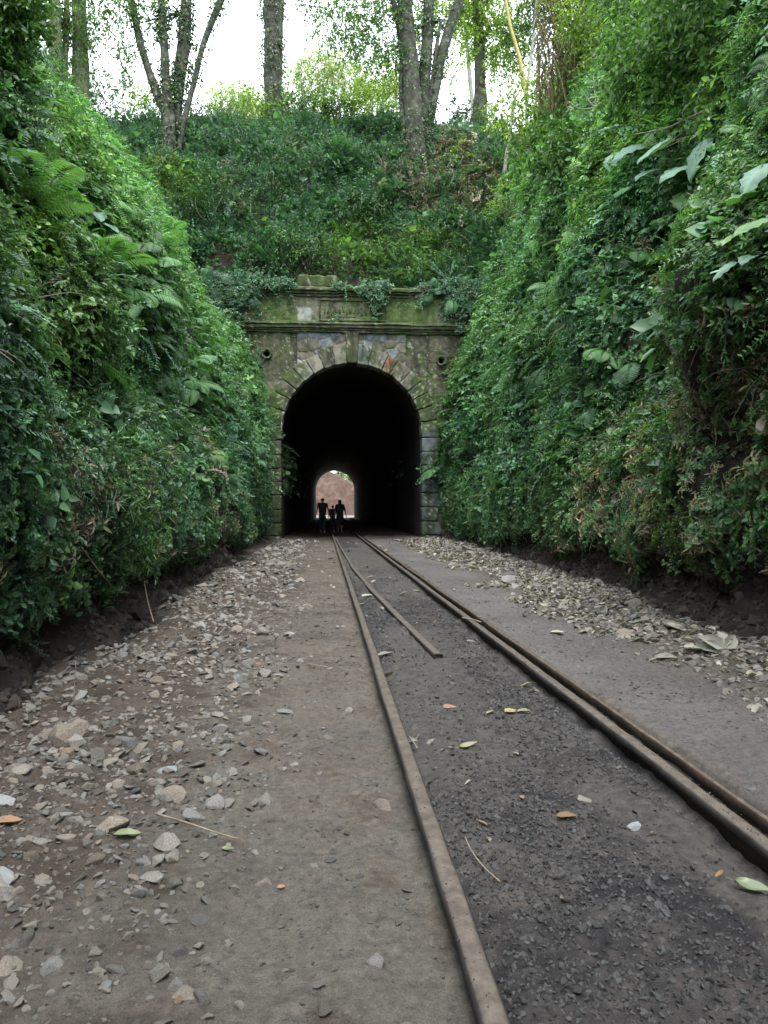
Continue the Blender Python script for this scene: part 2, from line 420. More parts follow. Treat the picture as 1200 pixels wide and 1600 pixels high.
# the middle of the four-foot is trodden towards the portal, black ballast shows nearer
tro = sstep(-.2, .45, fbm(Xg * 1.5, Yg * .5, 3, 3, 64) + sstep(l + .45, r - .1, Xg) * .55 + sstep(8, 16, Yg) * .5 - .35)
bal = lerp3(bal, lerp3(np.array([.05, .045, .041]), np.array([.09, .082, .075]), np.clip(.5 + .5 * nC, 0, 1)), tro)
C = C * (1 - .16 * sstep(.0, .8, fbm(Xg * 2.2, Yg * 1.4, 8, 3, 66)) )[..., None]
C = lerp3(C, bal, inside)
rub = sstep(-.35, -.9, Xg + .25 * nB)
C = lerp3(C, lerp3(np.array([.04, .03, .024]), np.array([.085, .066, .052]), np.clip(.5 + .6 * nB, 0, 1)), rub * .85)
rpath = sstep(r + .16, r + .22, Xg) * (1 - sstep(2.1, 2.7, Xg + .2 * nB))
C = lerp3(C, lerp3(np.array([.085, .08, .079]), np.array([.125, .118, .116]), np.clip(.5 + .6 * nA, 0, 1)), rpath * .9)
rust = np.exp(-((Xg - r - .2) / .05) ** 2) * sstep(-.1, .4, nB)
C = lerp3(C, np.array([.12, .08, .055]), rust * .35)
lit = sstep(2.2, 2.9, Xg + .2 * nB)
C = lerp3(C, lerp3(np.array([.035, .03, .027]), np.array([.1, .09, .078]), np.clip(.5 + .6 * nC, 0, 1)), lit)
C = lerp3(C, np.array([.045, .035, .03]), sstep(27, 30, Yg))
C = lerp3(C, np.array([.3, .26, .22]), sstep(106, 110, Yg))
def speckle(t, c):
    v = N(t, 'ShaderNodeTexVoronoi'); v.inputs['Scale'].default_value = 75; v.inputs['Randomness'].default_value = 1
    tc = N(t, 'ShaderNodeTexCoord'); t.links.new(tc.outputs['Object'], v.inputs['Vector'])
    d = ramp(t, v.outputs['Distance'], [(.12, (1, 1, 1)), (.3, (0, 0, 0))])
    sel = ramp(t, noise(t, 9, 4, .6), [(.42, (0, 0, 0)), (.6, (1, 1, 1))])
    f = mth(t, 'MULTIPLY', mth(t, 'MULTIPLY', d, sel), .55)
    sc_ = N(t, 'ShaderNodeSeparateColor'); t.links.new(v.outputs['Color'], sc_.inputs[0])
    cc = ramp(t, sc_.outputs[0], [(.3, (.03, .025, .022)), (.7, (.2, .18, .155))])
    c = mixc(t, f, c, cc)
    return mixc(t, .8, c, ramp(t, noise(t, 240, 5, .75), [(.3, (.45, .45, .45)), (.5, (1, 1, 1)), (.72, (1.6, 1.55, 1.5))]), 'MULTIPLY')
gm = surf_mat('trodden_ground', [(.6, .6, .6), (1, 1, 1), (1.35, 1.33, 1.3)], 30, .88, .012, 120, attr=True, detail=8, extra=speckle)
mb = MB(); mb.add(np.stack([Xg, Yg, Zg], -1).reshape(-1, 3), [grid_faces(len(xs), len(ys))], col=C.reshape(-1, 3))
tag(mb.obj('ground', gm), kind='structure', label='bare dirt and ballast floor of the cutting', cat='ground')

# ------------------------------------------------------------------ tunnel
def arch_profile(r=HW, n=40):
    a = np.linspace(0, np.pi, n)
    pts = [(CX + r, z) for z in np.linspace(-.3, SPR, 12)[:-1]]
    pts += [(CX + r * math.cos(t), SPR + r * math.sin(t)) for t in a]
    pts += [(CX - r, z) for z in np.linspace(SPR, -.3, 12)[1:]]
    return np.array(pts)
pr = arch_profile(HW)
ty = np.r_[np.arange(PY + .45, 40, .35), np.arange(40, FARY, 1.5), FARY + .3]
G = np.zeros((len(ty), len(pr), 3))
for i, y in enumerate(ty):
    G[i, :, 0] = pr[:, 0]; G[i, :, 1] = y; G[i, :, 2] = pr[:, 1]
nz = fbm(G[..., 0] * 1.2, G[..., 1] * 1.2, G[..., 2] * 1.2, 3, 71)
out = np.stack([G[..., 0] - CX, 0 * nz, np.maximum(G[..., 2] - SPR, 0)], -1); out = norm(out)
G = G + out * (.03 + .06 * np.abs(nz))[..., None]
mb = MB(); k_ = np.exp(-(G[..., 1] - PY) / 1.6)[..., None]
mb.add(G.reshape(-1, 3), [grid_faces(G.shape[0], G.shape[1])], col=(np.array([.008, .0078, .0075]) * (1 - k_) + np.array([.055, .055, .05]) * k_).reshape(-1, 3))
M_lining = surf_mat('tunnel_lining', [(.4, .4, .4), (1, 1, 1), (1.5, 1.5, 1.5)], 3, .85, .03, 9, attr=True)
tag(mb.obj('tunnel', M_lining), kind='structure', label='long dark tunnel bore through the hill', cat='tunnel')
# earth face around the far mouth, with the hole left open
gx = np.linspace(-14, 16, 101); gzv = np.linspace(-.4, 21, 73)
X, Z = np.meshgrid(gx, gzv, indexing='ij')
Gf = np.stack([X, FARY + .25 + .12 * fbm(X, Z, 0, 2, 72) + 0 * X, Z], -1)
f = grid_faces(101, 73); cc = Gf.reshape(-1, 3)[f].mean(1)
hole = (np.abs(cc[:, 0] - CX) < HW + .35) & (cc[:, 2] < SPR) | (np.hypot(cc[:, 0] - CX, cc[:, 2] - SPR) < HW + .35)
mb = MB(); mb.add(Gf.reshape(-1, 3), [f[~hole]])
pa, pb = arch_profile(HW + .02), arch_profile(HW + 1.1)
Ga = np.stack([np.stack([q[:, 0], 0 * q[:, 0] + FARY + yy, q[:, 1]], -1) for q, yy in ((pa, -.4), (pa, .05), (pb, .08), (pb, .5))], 0)
mb.add(Ga.reshape(-1, 3), [grid_faces(4, len(pa))])
tag(mb.obj('hill_end', M_soil), kind='structure', label='earth face round the far mouth of the tunnel', cat='hillside')

# ------------------------------------------------------------------ tunnel portal
MOSS = np.array([.03, .048, .014]); MOSSL = np.array([.07, .115, .03]); STN = np.array([.115, .105, .08]); STNL = np.array([.21, .2, .165])
BLUE = np.array([.15, .17, .18]); DARK = np.array([.028, .026, .02])
portal = empty('tunnel_portal', (CX, PY, 0), 'mossy old stone railway tunnel portal with round arch, cornice and frieze', 'tunnel portal')
def moss_col(x, z, seed=0, amt=0.0, base=None):
    n1 = fbm(x * .8, z * .8, 0, 4, 81 + seed); n2 = fbm(x * 4, z * 3, 0, 4, 82 + seed); n3 = fbm(x * 16, z * 14, 0, 3, 83 + seed)
    st = fbm(x * 5, z * .8, 0, 3, 84 + seed)                       # drip streaks
    c = lerp3(STN, STNL, np.clip(.4 + .5 * n2, 0, 1)) if base is None else base
    c = lerp3(c, MOSS, np.clip(.62 + .6 * n1 + .4 * n2 + amt, 0, .93))
    c = lerp3(c, MOSSL, sstep(.2, .8, n2 + .6 * n3 + amt) * .6)
    c = lerp3(c, DARK, sstep(.1, .7, st + .35 * n3) * .75)
    c = lerp3(c, np.array([.3, .3, .27]), sstep(.62, .85, n3 + .25 * n2) * .7)
    return c
st = .034
gx = np.arange(-5.6, 5.61, st); gzv = np.arange(-.4, 9.06, st)
X, Z = np.meshgrid(gx, gzv, indexing='ij')
f1, f2, cid = voronoi2(X + .03 * fbm(X * 5, Z * 5, 0, 2, 90), Z * 1.15, .42, 3)
joint = 1 - sstep(.015, .05, f2 - f1)
rr = np.hypot(X, Z - SPR)
bay = (np.abs(X) < 1.98) & (Z > 5.8) & (Z < 7.6)
dep = .02 * fbm(X * 1.5, Z * 1.5, 0, 3, 91) + .016 * fbm(X * 8, Z * 8, 0, 4, 92)
crs = np.abs(((Z + .02 * fbm(X * 2, Z, 0, 2, 94)) / .5) % 1 - .5) * .5
row = np.floor(Z / .5); vj = np.abs(((X + row * .37 * 1.1) / .8) % 1 - .5) * .8
cj = np.maximum(1 - sstep(.012, .03, .25 - np.abs(.25 - crs)), 0)
cj = 1 - sstep(.0, .022, np.abs(((Z / .5) % 1) - .5) * 0 + np.minimum((Z / .5) % 1, 1 - (Z / .5) % 1) * .5)
vjj = 1 - sstep(.0, .02, np.minimum(((X + row * .31) / .8) % 1, 1 - ((X + row * .31) / .8) % 1) * .8)
pl = np.maximum(cj, vjj) * sstep(-.3, .3, fbm(X * .9, Z * .9, 3, 3, 95))
dep = np.where(bay, dep * .6 + .05 - .05 * joint + .02 * (cid - .5), dep - .022 * pl)
fri = (Z > 7.8)
pil = fri & ((np.abs(np.abs(X) - 2.42) < .33))
dep = np.where(fri, dep * .8 + .03, dep); dep = np.where(pil, dep + .05, dep)
dep = dep - .12 * sstep(.2, .6, fbm(X * .7, Z * .6, 8, 3, 96)) * sstep(3.3, 4.2, np.abs(X)) * .5
C = moss_col(X, Z)
stn = np.where((cid > .45)[..., None], lerp3(BLUE * .75, BLUE * 1.35, cid * 1.0), lerp3(STN, STNL, cid))
stn = lerp3(stn, MOSS, np.clip(.1 + .5 * fbm(X * 3, Z * 3, 0, 3, 97), 0, .7))
stn = lerp3(stn, np.array([.34, .34, .31]) , joint * sstep(-.3, .3, fbm(X * 3, Z * 3, 4, 2, 98)) * .8)
C = np.where(bay[..., None], stn, C)
# green growth on the frieze, grey wash patch and brown-dark zone to the right of the arch
C = np.where(fri[..., None], lerp3(C, MOSSL, np.clip(.35 + .5 * fbm(X * 1.5, Z * 2, 0, 3, 99), 0, .75)), C)
patch = (1 - sstep(.0, .08, np.abs(X + 1.72) - .2)) * (1 - sstep(0, .06, np.abs(Z - 8.22) - .2))
C = lerp3(C, np.array([.27, .29, .28]), patch * .85)
C = lerp3(C, np.array([.04, .034, .022]), sstep(2.9, 3.6, X) * sstep(-.4, .3, fbm(X, Z, 7, 3, 100)) * .75)
V = np.stack([X + CX, PY - dep, Z], -1)
f = grid_faces(len(gx), len(gzv), True); cc = np.stack([X, Z], -1).reshape(-1, 2)[f].mean(1)
dh = [(-3.08, 6.76), (3.27, 6.6)]
hole = (np.abs(cc[:, 0]) < HW + .2) & (cc[:, 1] < SPR) | (np.hypot(cc[:, 0], cc[:, 1] - SPR) < HW + .2)
for hx, hz in dh: hole |= np.hypot(cc[:, 0] - hx, cc[:, 1] - hz) < .15
mb = MB(); mb.add(V.reshape(-1, 3), [f[~hole]], col=C.reshape(-1, 3)); mb.obj('facade_wall', M_masonry, portal)

def rblock(mb, fn, half, rad=.03, n=(5, 5, 5), rough=.012, seed=0, col=None, mossy=0.0, colfn=None):
    """rounded box; fn maps local (x,y,z) arrays to world"""
    faces_v = []
    ax = []
    for k in range(3):
        h = half[k]; inner = np.linspace(-h + rad, h - rad, max(2, n[k])); ax.append(np.r_[-h, -h + rad * .35, inner, h - rad * .35, h])
    for a in range(3):
        b, c = (a + 1) % 3, (a + 2) % 3
        B, Cc = np.meshgrid(ax[b], ax[c], indexing='ij')
        for s in (-1, 1):
            P = np.zeros(B.shape + (3,)); P[..., a] = s * half[a]; P[..., b] = B; P[..., c] = Cc
            H = np.array(half) - rad; I = np.clip(P, -H, H); D = P - I
            L = np.linalg.norm(D, axis=-1, keepdims=True); P = I + D / np.maximum(L, 1e-9) * rad
            W = np.asarray(fn(P[..., 0], P[..., 1], P[..., 2]), float)
            W = np.moveaxis(W, 0, -1) if W.shape[0] == 3 and W.ndim == 3 and W.shape[-1] != 3 else W
            nrm_ = rough * np.stack([fbm(W[..., 0] * 6, W[..., 1] * 6, W[..., 2] * 6, 3, seed + q) for q in (0, 7, 13)], -1)
            W = W + nrm_
            x_, z_ = W[..., 0] - CX, W[..., 2]
            cc = moss_col(x_, z_, 3, mossy, base=np.broadcast_to(col, W.shape).copy() if col is not None else None)
            if colfn is not None: cc = colfn(W, cc)
            mb.add(W.reshape(-1, 3), [grid_faces(B.shape[0], B.shape[1], s < 0)], col=cc.reshape(-1, 3))
# voussoirs
mb = MB(); nv = 19; edges = np.linspace(0, 180, nv + 1) + np.r_[0, rng.uniform(-1.2, 1.2, nv - 1), 0]
edges[9], edges[10] = 86.2, 93.8
pal = [STN, STNL * .9, STN * 1.3, BLUE, STNL, STN * .8]
for k in range(nv):
    if k == 9: continue
    a0, a1 = edges[k], edges[k + 1]; ro = HW + rng.uniform(.55, .72); ri = HW - .02
    am, ah = (a0 + a1) / 2, (a1 - a0) / 2
    rm = (ro + ri) / 2; half = (R(ah) * rm - .008, .32, (ro - ri) / 2); pr_ = rng.uniform(-.015, .02)
    def fn(x, y, z, am=am, rm=rm, pr_=pr_):
        a = R(am) - x / rm; r_ = rm + z
        return np.stack([CX + r_ * np.cos(a), PY + .22 + y + pr_ + 0 * x, SPR + r_ * np.sin(a)], -1)
    col = pal[rng.integers(len(pal))]; ms = -.12 if 50 < am < 130 else .35
    if abs(am - 58) < 5: col = np.array([.17, .1, .06]); ms = -.4
    def vc(W, c):
        e = 1 - sstep(.0, .05, np.hypot(W[..., 0] - CX, W[..., 2] - SPR) - HW); return lerp3(c, np.array([.3, .3, .27]), e * sstep(-.5, .1, fbm(W[..., 0] * 4, W[..., 2] * 4, 0, 2, 77)) * .8)
    rblock(mb, fn, half, .04, (8, 4, 8), .022, k * 31, col, ms, vc)
mb.obj('arch_ring', M_masonry, portal)
mb = MB()
rblock(mb, lambda x, y, z: np.stack([CX + x * (1 + .12 * z), PY + .2 + y, 7.02 + z], -1), (.22, .36, .56), .03, (6, 4, 12), .015, 5, STN * .8, .15)
mb.obj('keystone', M_masonry, portal)
for s in (-1, 1):
    mb = MB(); z = -.3; k = 0
    while z < 4.25:
        h = .5 + rng.uniform(-.03, .03); wd = (.72 if k % 2 else .62); wd += rng.uniform(-.03, .03)
        xc = s * (HW - .015 + wd / 2)
        rblock(mb, lambda x, y, zz, xc=xc, zc=z + h / 2: np.stack([CX + xc + x, PY + .2 + y, zc + zz], -1),
               (wd / 2 - .005, .32 + rng.uniform(0, .012), h / 2 - .012), .035, (8, 5, 7), .016, int(k * 9 + s * 100 + 200),
               STN * rng.uniform(.7, 1.3) if s < 0 else BLUE * rng.uniform(.45, .85), .12 if s < 0 else -.15)
        z += h; k += 1
    mb.obj('quoin_pier', M_masonry, portal)
def beam(mb, x0, x1, z0, z1, proud, depth=.5, seed=0, mossy=.1, rad=.025, rough=.02, col=None):
    n = int((x1 - x0) / .09)
    def cf(W, c):
        top = sstep(z1 - .06, z1 - .01, W[..., 2]); return lerp3(c, np.array([.16, .19, .085]), top * (.35 + .4 * np.clip(fbm(W[..., 0] * 3, 0, 0, 3, seed), 0, 1)))
    rblock(mb, lambda x, y, z: np.stack([CX + (x0 + x1) / 2 + x, PY - proud + depth / 2 + y + 0 * x, (z0 + z1) / 2 + z + .012 * fbm(x * .6, 0 * x, 0 * x, 2, seed)], -1),
           ((x1 - x0) / 2, depth / 2, (z1 - z0) / 2), rad, (n, 4, 3), rough, seed, col, mossy, cf)
mb = MB()
for (z0, z1, p) in ((7.55, 7.63, .09), (7.632, 7.69, .15), (7.692, 7.80, .22), (7.802, 7.86, .27)):
    beam(mb, -5.6, 5.6, z0, z1, p, .4, int(z0 * 100), .2, .02, .014)
for (z0, z1, p) in ((7.548, 7.628, .15), (7.63, 7.688, .21), (7.69, 7.797, .29), (7.80, 7.868, .345)):
    beam(mb, -2.08, 2.08, z0, z1, p, .4, int(z0 * 90), .2, .02, .012)
mb.obj('cornice', M_masonry, portal)
mb = MB()
for (z0, z1, p) in ((8.86, 8.94, .1), (8.942, 9.02, .17), (9.022, 9.16, .28)):
    beam(mb, -5.6, 5.6, z0, z1, p, .62, int(z0 * 70), .25, .03, .022)
mb.obj('coping', M_masonry, portal)
mb = MB(); beam(mb, -2.0, -.5, 9.163, 9.66, .02, .45, 33, .6, .09, .06)
mb.obj('parapet', M_masonry, portal)
# worn inscription panel: illegible mossy relief
mb = MB(); beam(mb, -1.2, 1.25, 7.98, 8.04, .085, .1, 36, .3, .012, .008); beam(mb, -1.2, 1.25, 8.72, 8.78, .085, .1, 37, .3, .012, .008)
for sx in (-1.17, 1.22): beam(mb, sx - .03, sx + .03, 8.042, 8.718, .08, .1, 38, .3, .012, .008)
for k in range(16):
    xx = -1.0 + k * .135; hh = rng.uniform(.1, .24); zz = 8.32 + rng.uniform(-.03, .08)
    rblock(mb, lambda x, y, z, xx=xx, zz=zz: np.stack([CX + xx + x + .25 * z * math.sin(k), PY - .045 + y, zz + z], -1),
           (rng.uniform(.015, .04), .035, hh / 2), .012, (2, 2, 3), .012, 400 + k, MOSSL * 1.3, .1)
beam(mb, -.95, .1, 8.14, 8.17, .06, .08, 39, .2, .01, .008, STNL)
mb.obj('inscription_panel', M_masonry, portal)
for hx, hz in dh:
    mb = MB(); th = np.linspace(0, 2 * np.pi, 25)[:-1]
    prof = [(.155, .0), (.2, -.05), (.19, -.09), (.14, -.1), (.11, -.06), (.1, .1), (.1, .5)]
    V = np.array([[(CX + hx + r_ * math.cos(t), PY + d_ - .0, hz + r_ * math.sin(t)) for t in th] for r_, d_ in prof])
    V = V + .012 * np.stack([fbm(V[..., 0] * 9, V[..., 2] * 9, q, 2, 88) for q in (1., 2., 3.)], -1)
    n_ = len(th); i = np.arange(len(prof) - 1)[:, None] * n_ + np.arange(n_); j = np.arange(len(prof) - 1)[:, None] * n_ + (np.arange(n_) + 1) % n_
    mb.add(V.reshape(-1, 3), [np.stack([i, j, j + n_, i + n_], -1).reshape(-1, 4)], col=moss_col(V[..., 0] - CX, V[..., 2], 9, .1).reshape(-1, 3))
    mb.add([[CX + hx + .12 * math.cos(t), PY + .45, hz + .12 * math.sin(t)] for t in th], [np.array([list(range(n_))])], col=np.tile(DARK * .3, (n_, 1)))
    mb.obj('drain_hole', M_masonry, portal)

# ------------------------------------------------------------------ rails
def rail(xf, y0, y1, ztop, hw, name, label, mat, bot=-.14, group=None, flange=True):
    ys_ = [y0]
    while ys_[-1] < y1: ys_.append(min(y1, ys_[-1] + max(.04, ys_[-1] * .02)))
    ys_ = np.array(ys_)
    prof = [(-hw, -.014), (-hw * .93, -.006), (-hw * .75, -.0015), (-hw * .35, .001), (hw * .35, .001), (hw * .75, -.0015), (hw * .93, -.006), (hw, -.014), (hw, -.032), (hw * .35, -.045), (hw * .3, bot), (-hw * .3, bot), (-hw * .35, -.045), (-hw, -.032)]
    o = empty(name, (float(xf(y0)), float(y0), 0), label, 'rail', group)
    mb = MB(); P = np.array(prof)
    sx = .002 * fbm(ys_ * .9, 0, 0, 2, int(ztop * 1000)); wear = .0022 * fbm(ys_[:, None] * 7, np.arange(len(prof))[None] * .7, 0, 3, 7)
    V = np.zeros((len(ys_), len(prof), 3)); V[..., 0] = xf(ys_)[:, None] + sx[:, None] + P[:, 0] + wear; V[..., 1] = ys_[:, None]; V[..., 2] = ztop + P[:, 1] + wear * .6
    n_ = len(prof); i = np.arange(len(ys_) - 1)[:, None] * n_ + np.arange(n_); j = np.arange(len(ys_) - 1)[:, None] * n_ + (np.arange(n_) + 1) % n_
    m_ = len(ys_) - 1
    mb.add(V.reshape(-1, 3), [np.stack([i, j, j + n_, i + n_], -1).reshape(-1, 4), np.array([list(range(n_))]), np.array([[m_ * n_ + k for k in range(n_)][::-1]])])
    mb.obj('rail_head', mat, o)
    if flange:
        mb = MB(); b2 = np.array([(-hw * .3, bot), (-.06, bot - .005), (-.06, bot - .015), (.06, bot - .015), (.06, bot - .005), (hw * .3, bot)])
        V = np.zeros((len(ys_), 6, 3)); V[..., 0] = xf(ys_)[:, None] + b2[:, 0]; V[..., 1] = ys_[:, None]; V[..., 2] = ztop + b2[:, 1]
        mb.add(V.reshape(-1, 3), [grid_faces(len(ys_), 6)]); mb.obj('rail_foot', mat, o, smooth=False)
    return o
rail(RAILX, .6, 112, .072, .032, 'rail', 'left running rail with dusty brown top, the longest and nearest, entering the tunnel', M_rail)
rail(RAILR, .8, 112, .068, .031, 'rail', 'right running rail with rusty dusty top, inside the flangeway gap', M_rail)
rail(lambda y: RAILR(y) + .138 + .004 * np.sin(np.asarray(y) * 1.7), .8, 30, .05, .015, 'guard_rail', 'thin rusty guard rail flush with the dirt just right of the right running rail', M_guard)
SHX = lambda y: np.interp(y, [5.6, 7.46, 10.4, 14.6, 30], [.81, .71, .575, .445, .245])
rail(SHX, 5.62, 30, .056, .034, 'check_rail', 'short flat rail between the running rails, its near end cut off in the dirt', M_rail)

# ------------------------------------------------------------------ prototypes for instancing (not in the scene)
def protocol(name, meshes):
    c = bpy.data.collections.new(name)
    for k, me in enumerate(meshes):
        o = bpy.data.objects.new('%s_%02d' % (name, k), me); c.objects.link(o)
    return c
def spray(nst, slen, lpn, ll, lw, up=.5, shape='ovate', bare=False, curl=.15, two=False, arch=.5):
    """a sprig: thin stems fanning out of the origin, leaves along them"""
    mb = MB()
    for s in range(nst):
        d = rdir(1, 5, 75)[0]; L = slen * rng.uniform(.6, 1.1)
        t = np.linspace(0, 1, 6); P = d[None] * (t * L)[:, None]; P[:, 2] -= arch * L * t ** 2 * .5
        P += rng.normal(0, .02 * L, (6, 3)) * t[:, None]
        tube(mb, P, np.linspace(.003, .0012, 6) * (slen / .25), 3, cap=False, lv=.2)
        if bare: continue
        n = lpn; tt = np.sort(rng.uniform(.2, 1, n)) if not two else np.repeat(np.linspace(.15, 1, n // 2), 2)
        n = len(tt)
        pos = np.stack([np.interp(tt, t, P[:, k]) for k in range(3)], 1)
        side = norm(np.cross(d, [0, 0, 1])); sg = np.where(np.arange(n) % 2, 1, -1)[:, None]
        ax = d[None] * .55 + side[None] * sg * (1.0 if two else .8) + rng.normal(0, .12 if two else .4, (n, 3)); ax[:, 2] -= .1
        nr = np.array([0, 0, 1.0])[None] + rng.normal(0, .15 if two else .35, (n, 3))
        sc = rng.uniform(.65, 1.2, n) * (1 - .35 * (tt if two else 0))
        add_leaves(mb, pos, ax, nr, ll * sc, lw * sc, droop=curl, shape=shape)
    return mb
def fern_mb(nf=6, L=.6, npn=16):
    mb = MB()
    for s in range(nf):
        az = rng.random() * 6.28; el = rng.uniform(.5, 1.1); l = L * rng.uniform(.7, 1.1)
        t = np.linspace(0, 1, 10); h = np.array([math.cos(az), math.sin(az), 0])
        P = h[None] * (l * np.sin(t * 1.3) / 1.0)[:, None] * math.cos(el) * 1.6; P[:, 2] = l * (t * math.sin(el) - .75 * t ** 2)
        tube(mb, P, np.linspace(.004, .001, 10), 3, cap=False, lv=.3)
        tt = np.repeat(np.linspace(.12, .98, npn), 2); pos = np.stack([np.interp(tt, t, P[:, k]) for k in range(3)], 1)
        T = norm(np.gradient(P, axis=0)); Tt = np.stack([np.interp(tt, t, T[:, k]) for k in range(3)], 1)
        sd = norm(np.cross(Tt, [0, 0, 1.0])); sg = np.where(np.arange(len(tt)) % 2, 1, -1)[:, None]
        ln = l * .34 * np.sin(np.pi * np.clip(tt * .85 + .12, 0, 1)) ** .8 + .01
        ax = sd * sg + Tt * .35; ax[:, 2] -= .12
        add_leaves(mb, pos, ax, np.cross(sd, Tt) * 1.0 + rng.normal(0, .08, (len(tt), 3)), ln, l * .045, fold=.1, droop=.12, shape='long', lv=np.full(len(tt), .4 + .3 * rng.random()))
    return mb
PR = []
for k in range(4): PR.append(spray(7, .26, 8, .066, .04).mesh('sprig', M_leafI))            # 0-3 small leaves
for k in range(2): PR.append(spray(6, .34, 14, .06, .02, two=True).mesh('sprig', M_leafI))   # 4-5 pinnate
for k in range(2): PR.append(spray(4, .26, 5, .12, .07, shape='heart').mesh('sprig', M_leafI))  # 6-7 broad
PR.append(spray(9, .34, 6, .14, .012, shape='long', curl=.4).mesh('sprig', M_leafI))           # 8 grassy
PR.append(spray(7, .24, 6, .075, .022, curl=.6, arch=1.4).mesh('sprig', M_leafI))              # 9 dry drooping
PR.append(fern_mb(5, .5, 14).mesh('sprig', M_leafI))                                          # 10 fern
PR.append(spray(5, .4, 0, .1, .1, bare=True, arch=1.2).mesh('sprig', M_leafI))                # 11 bare twigs
PR.append(spray(6, .14, 8, .028, .018).mesh('sprig', M_leafI))                                # 12 tiny creeping leaves
for k in range(2): PR.append(spray(6, .75, 16, .085, .045, arch=.9).mesh('sprig', M_leafI))           # 13-14 tall leafy stems
for k in range(2): PR.append(spray(6, .85, 30, .085, .026, two=True, arch=1.1).mesh('sprig', M_leafI))  # 15-16 arching pinnate fronds
PR.append(spray(9, .8, 0, .1, .1, bare=True, arch=.8).mesh('sprig', M_leafI))                          # 17 long bare twigs
PR.append(spray(5, 1.0, 26, .05, .03, arch=2.2).mesh('sprig', M_leafI))                                # 18 trailing vine
PR.append(spray(3, .5, 4, .2, .15, shape='heart', arch=.9).mesh('sprig', M_leafI))                     # 19 big soft leaves
PC = protocol('plants', PR)

def gn_scatter(name, pos, rot, scl, idx, coll, col=None, label=None, cat=None, kind='stuff'):
    me = bpy.data.meshes.new(name); n = len(pos); me.vertices.add(n)
    me.vertices.foreach_set('co', np.asarray(pos, np.float32).ravel())
    a = me.attributes.new('rot', 'FLOAT_VECTOR', 'POINT'); a.data.foreach_set('vector', np.asarray(rot, np.float32).ravel())
    a = me.attributes.new('scl', 'FLOAT_VECTOR', 'POINT'); s = np.asarray(scl, np.float32)
    if s.ndim == 1: s = np.repeat(s[:, None], 3, 1)
    a.data.foreach_set('vector', s.ravel())
    a = me.attributes.new('idx', 'INT', 'POINT'); a.data.foreach_set('value', np.asarray(idx, np.int32))
    if col is not None:
        a = me.attributes.new('icol', 'FLOAT_COLOR', 'POINT'); a.data.foreach_set('color', np.c_[col, np.ones(n)].astype(np.float32).ravel())
    o = bpy.data.objects.new(name, me); COL.objects.link(o)
    g = bpy.data.node_groups.new(name + '_nodes', 'GeometryNodeTree')
    g.interface.new_socket('Geometry', in_out='INPUT', socket_type='NodeSocketGeometry')
    g.interface.new_socket('Geometry', in_out='OUTPUT', socket_type='NodeSocketGeometry')
    i, out = g.nodes.new('NodeGroupInput'), g.nodes.new('NodeGroupOutput')
    mp = g.nodes.new('GeometryNodeMeshToPoints'); ci = g.nodes.new('GeometryNodeCollectionInfo')
    ci.inputs['Collection'].default_value = coll; ci.inputs['Separate Children'].default_value = True; ci.inputs['Reset Children'].default_value = True
    ip = g.nodes.new('GeometryNodeInstanceOnPoints'); ip.inputs['Pick Instance'].default_value = True
    def attr(nm, ty):
        q = g.nodes.new('GeometryNodeInputNamedAttribute'); q.data_type = ty; q.inputs['Name'].default_value = nm
        return [s for s in q.outputs if s.enabled and s.name == 'Attribute'][0]
    g.links.new(i.outputs[0], mp.inputs['Mesh']); g.links.new(mp.outputs[0], ip.inputs['Points'])
    g.links.new(ci.outputs[0], ip.inputs['Instance']); g.links.new(attr('idx', 'INT'), ip.inputs['Instance Index'])
    g.links.new(attr('rot', 'FLOAT_VECTOR'), ip.inputs['Rotation']); g.links.new(attr('scl', 'FLOAT_VECTOR'), ip.inputs['Scale'])
    g.links.new(ip.outputs[0], out.inputs[0])
    md = o.modifiers.new('scatter', 'NODES'); md.node_group = g
    return tag(o, label, cat, None, kind)
def euler_from_z(zv, spin):
    """XYZ euler whose local z is zv, spun by `spin`"""
    zv = norm(zv); ref = np.where(np.abs(zv[:, 2:3]) < .95, np.array([[0, 0, 1.0]]), np.array([[1.0, 0, 0]]))
    x = norm(np.cross(ref, zv)); y = np.cross(zv, x)
    c, s = np.cos(spin)[:, None], np.sin(spin)[:, None]
    x2 = x * c + y * s; y2 = -x * s + y * c
    m = np.stack([x2, y2, zv], -1)
    ey = -np.arcsin(np.clip(m[:, 2, 0], -1, 1)); ex = np.arctan2(m[:, 2, 1], m[:, 2, 2]); ez = np.arctan2(m[:, 1, 0], m[:, 0, 0])
    return np.stack([ex, ey, ez], 1)
def surf_sample(Gd, densfn, seed=0):
    rs = np.random.default_rng(seed)
    P = Gd; a, b, c, d = P[:-1, :-1], P[1:, :-1], P[1:, 1:], P[:-1, 1:]
    nr = np.cross(c - a, d - b); ar = np.linalg.norm(nr, axis=-1) / 2; ctr = (a + b + c + d) / 4
    n = norm(nr); vd = ctr - np.array(CAM); n = np.where((n * np.array([0, 0, 1])).sum(-1, keepdims=True) + 0 * n > 0, n, n)
    lam = ar * densfn(ctr); cnt = rs.poisson(lam)
    ii, jj = np.nonzero(cnt); rep = cnt[ii, jj]; ii = np.repeat(ii, rep); jj = np.repeat(jj, rep)
    u, v = rs.random((2, len(ii)))[:, :, None]
    pos = (a[ii, jj] * (1 - u) + b[ii, jj] * u) * (1 - v) + (d[ii, jj] * (1 - u) + c[ii, jj] * u) * v
    return pos, n[ii, jj], rs
# colour families of the undergrowth
GRN = np.array([.08, .17, .072]); GRNB = np.array([.076, .175, .115]); GRNY = np.array([.14, .25, .06]); GRND = np.array([.036, .084, .038]); DRY = np.array([.27, .235, .19]); DRYG = np.array([.12, .125, .07])

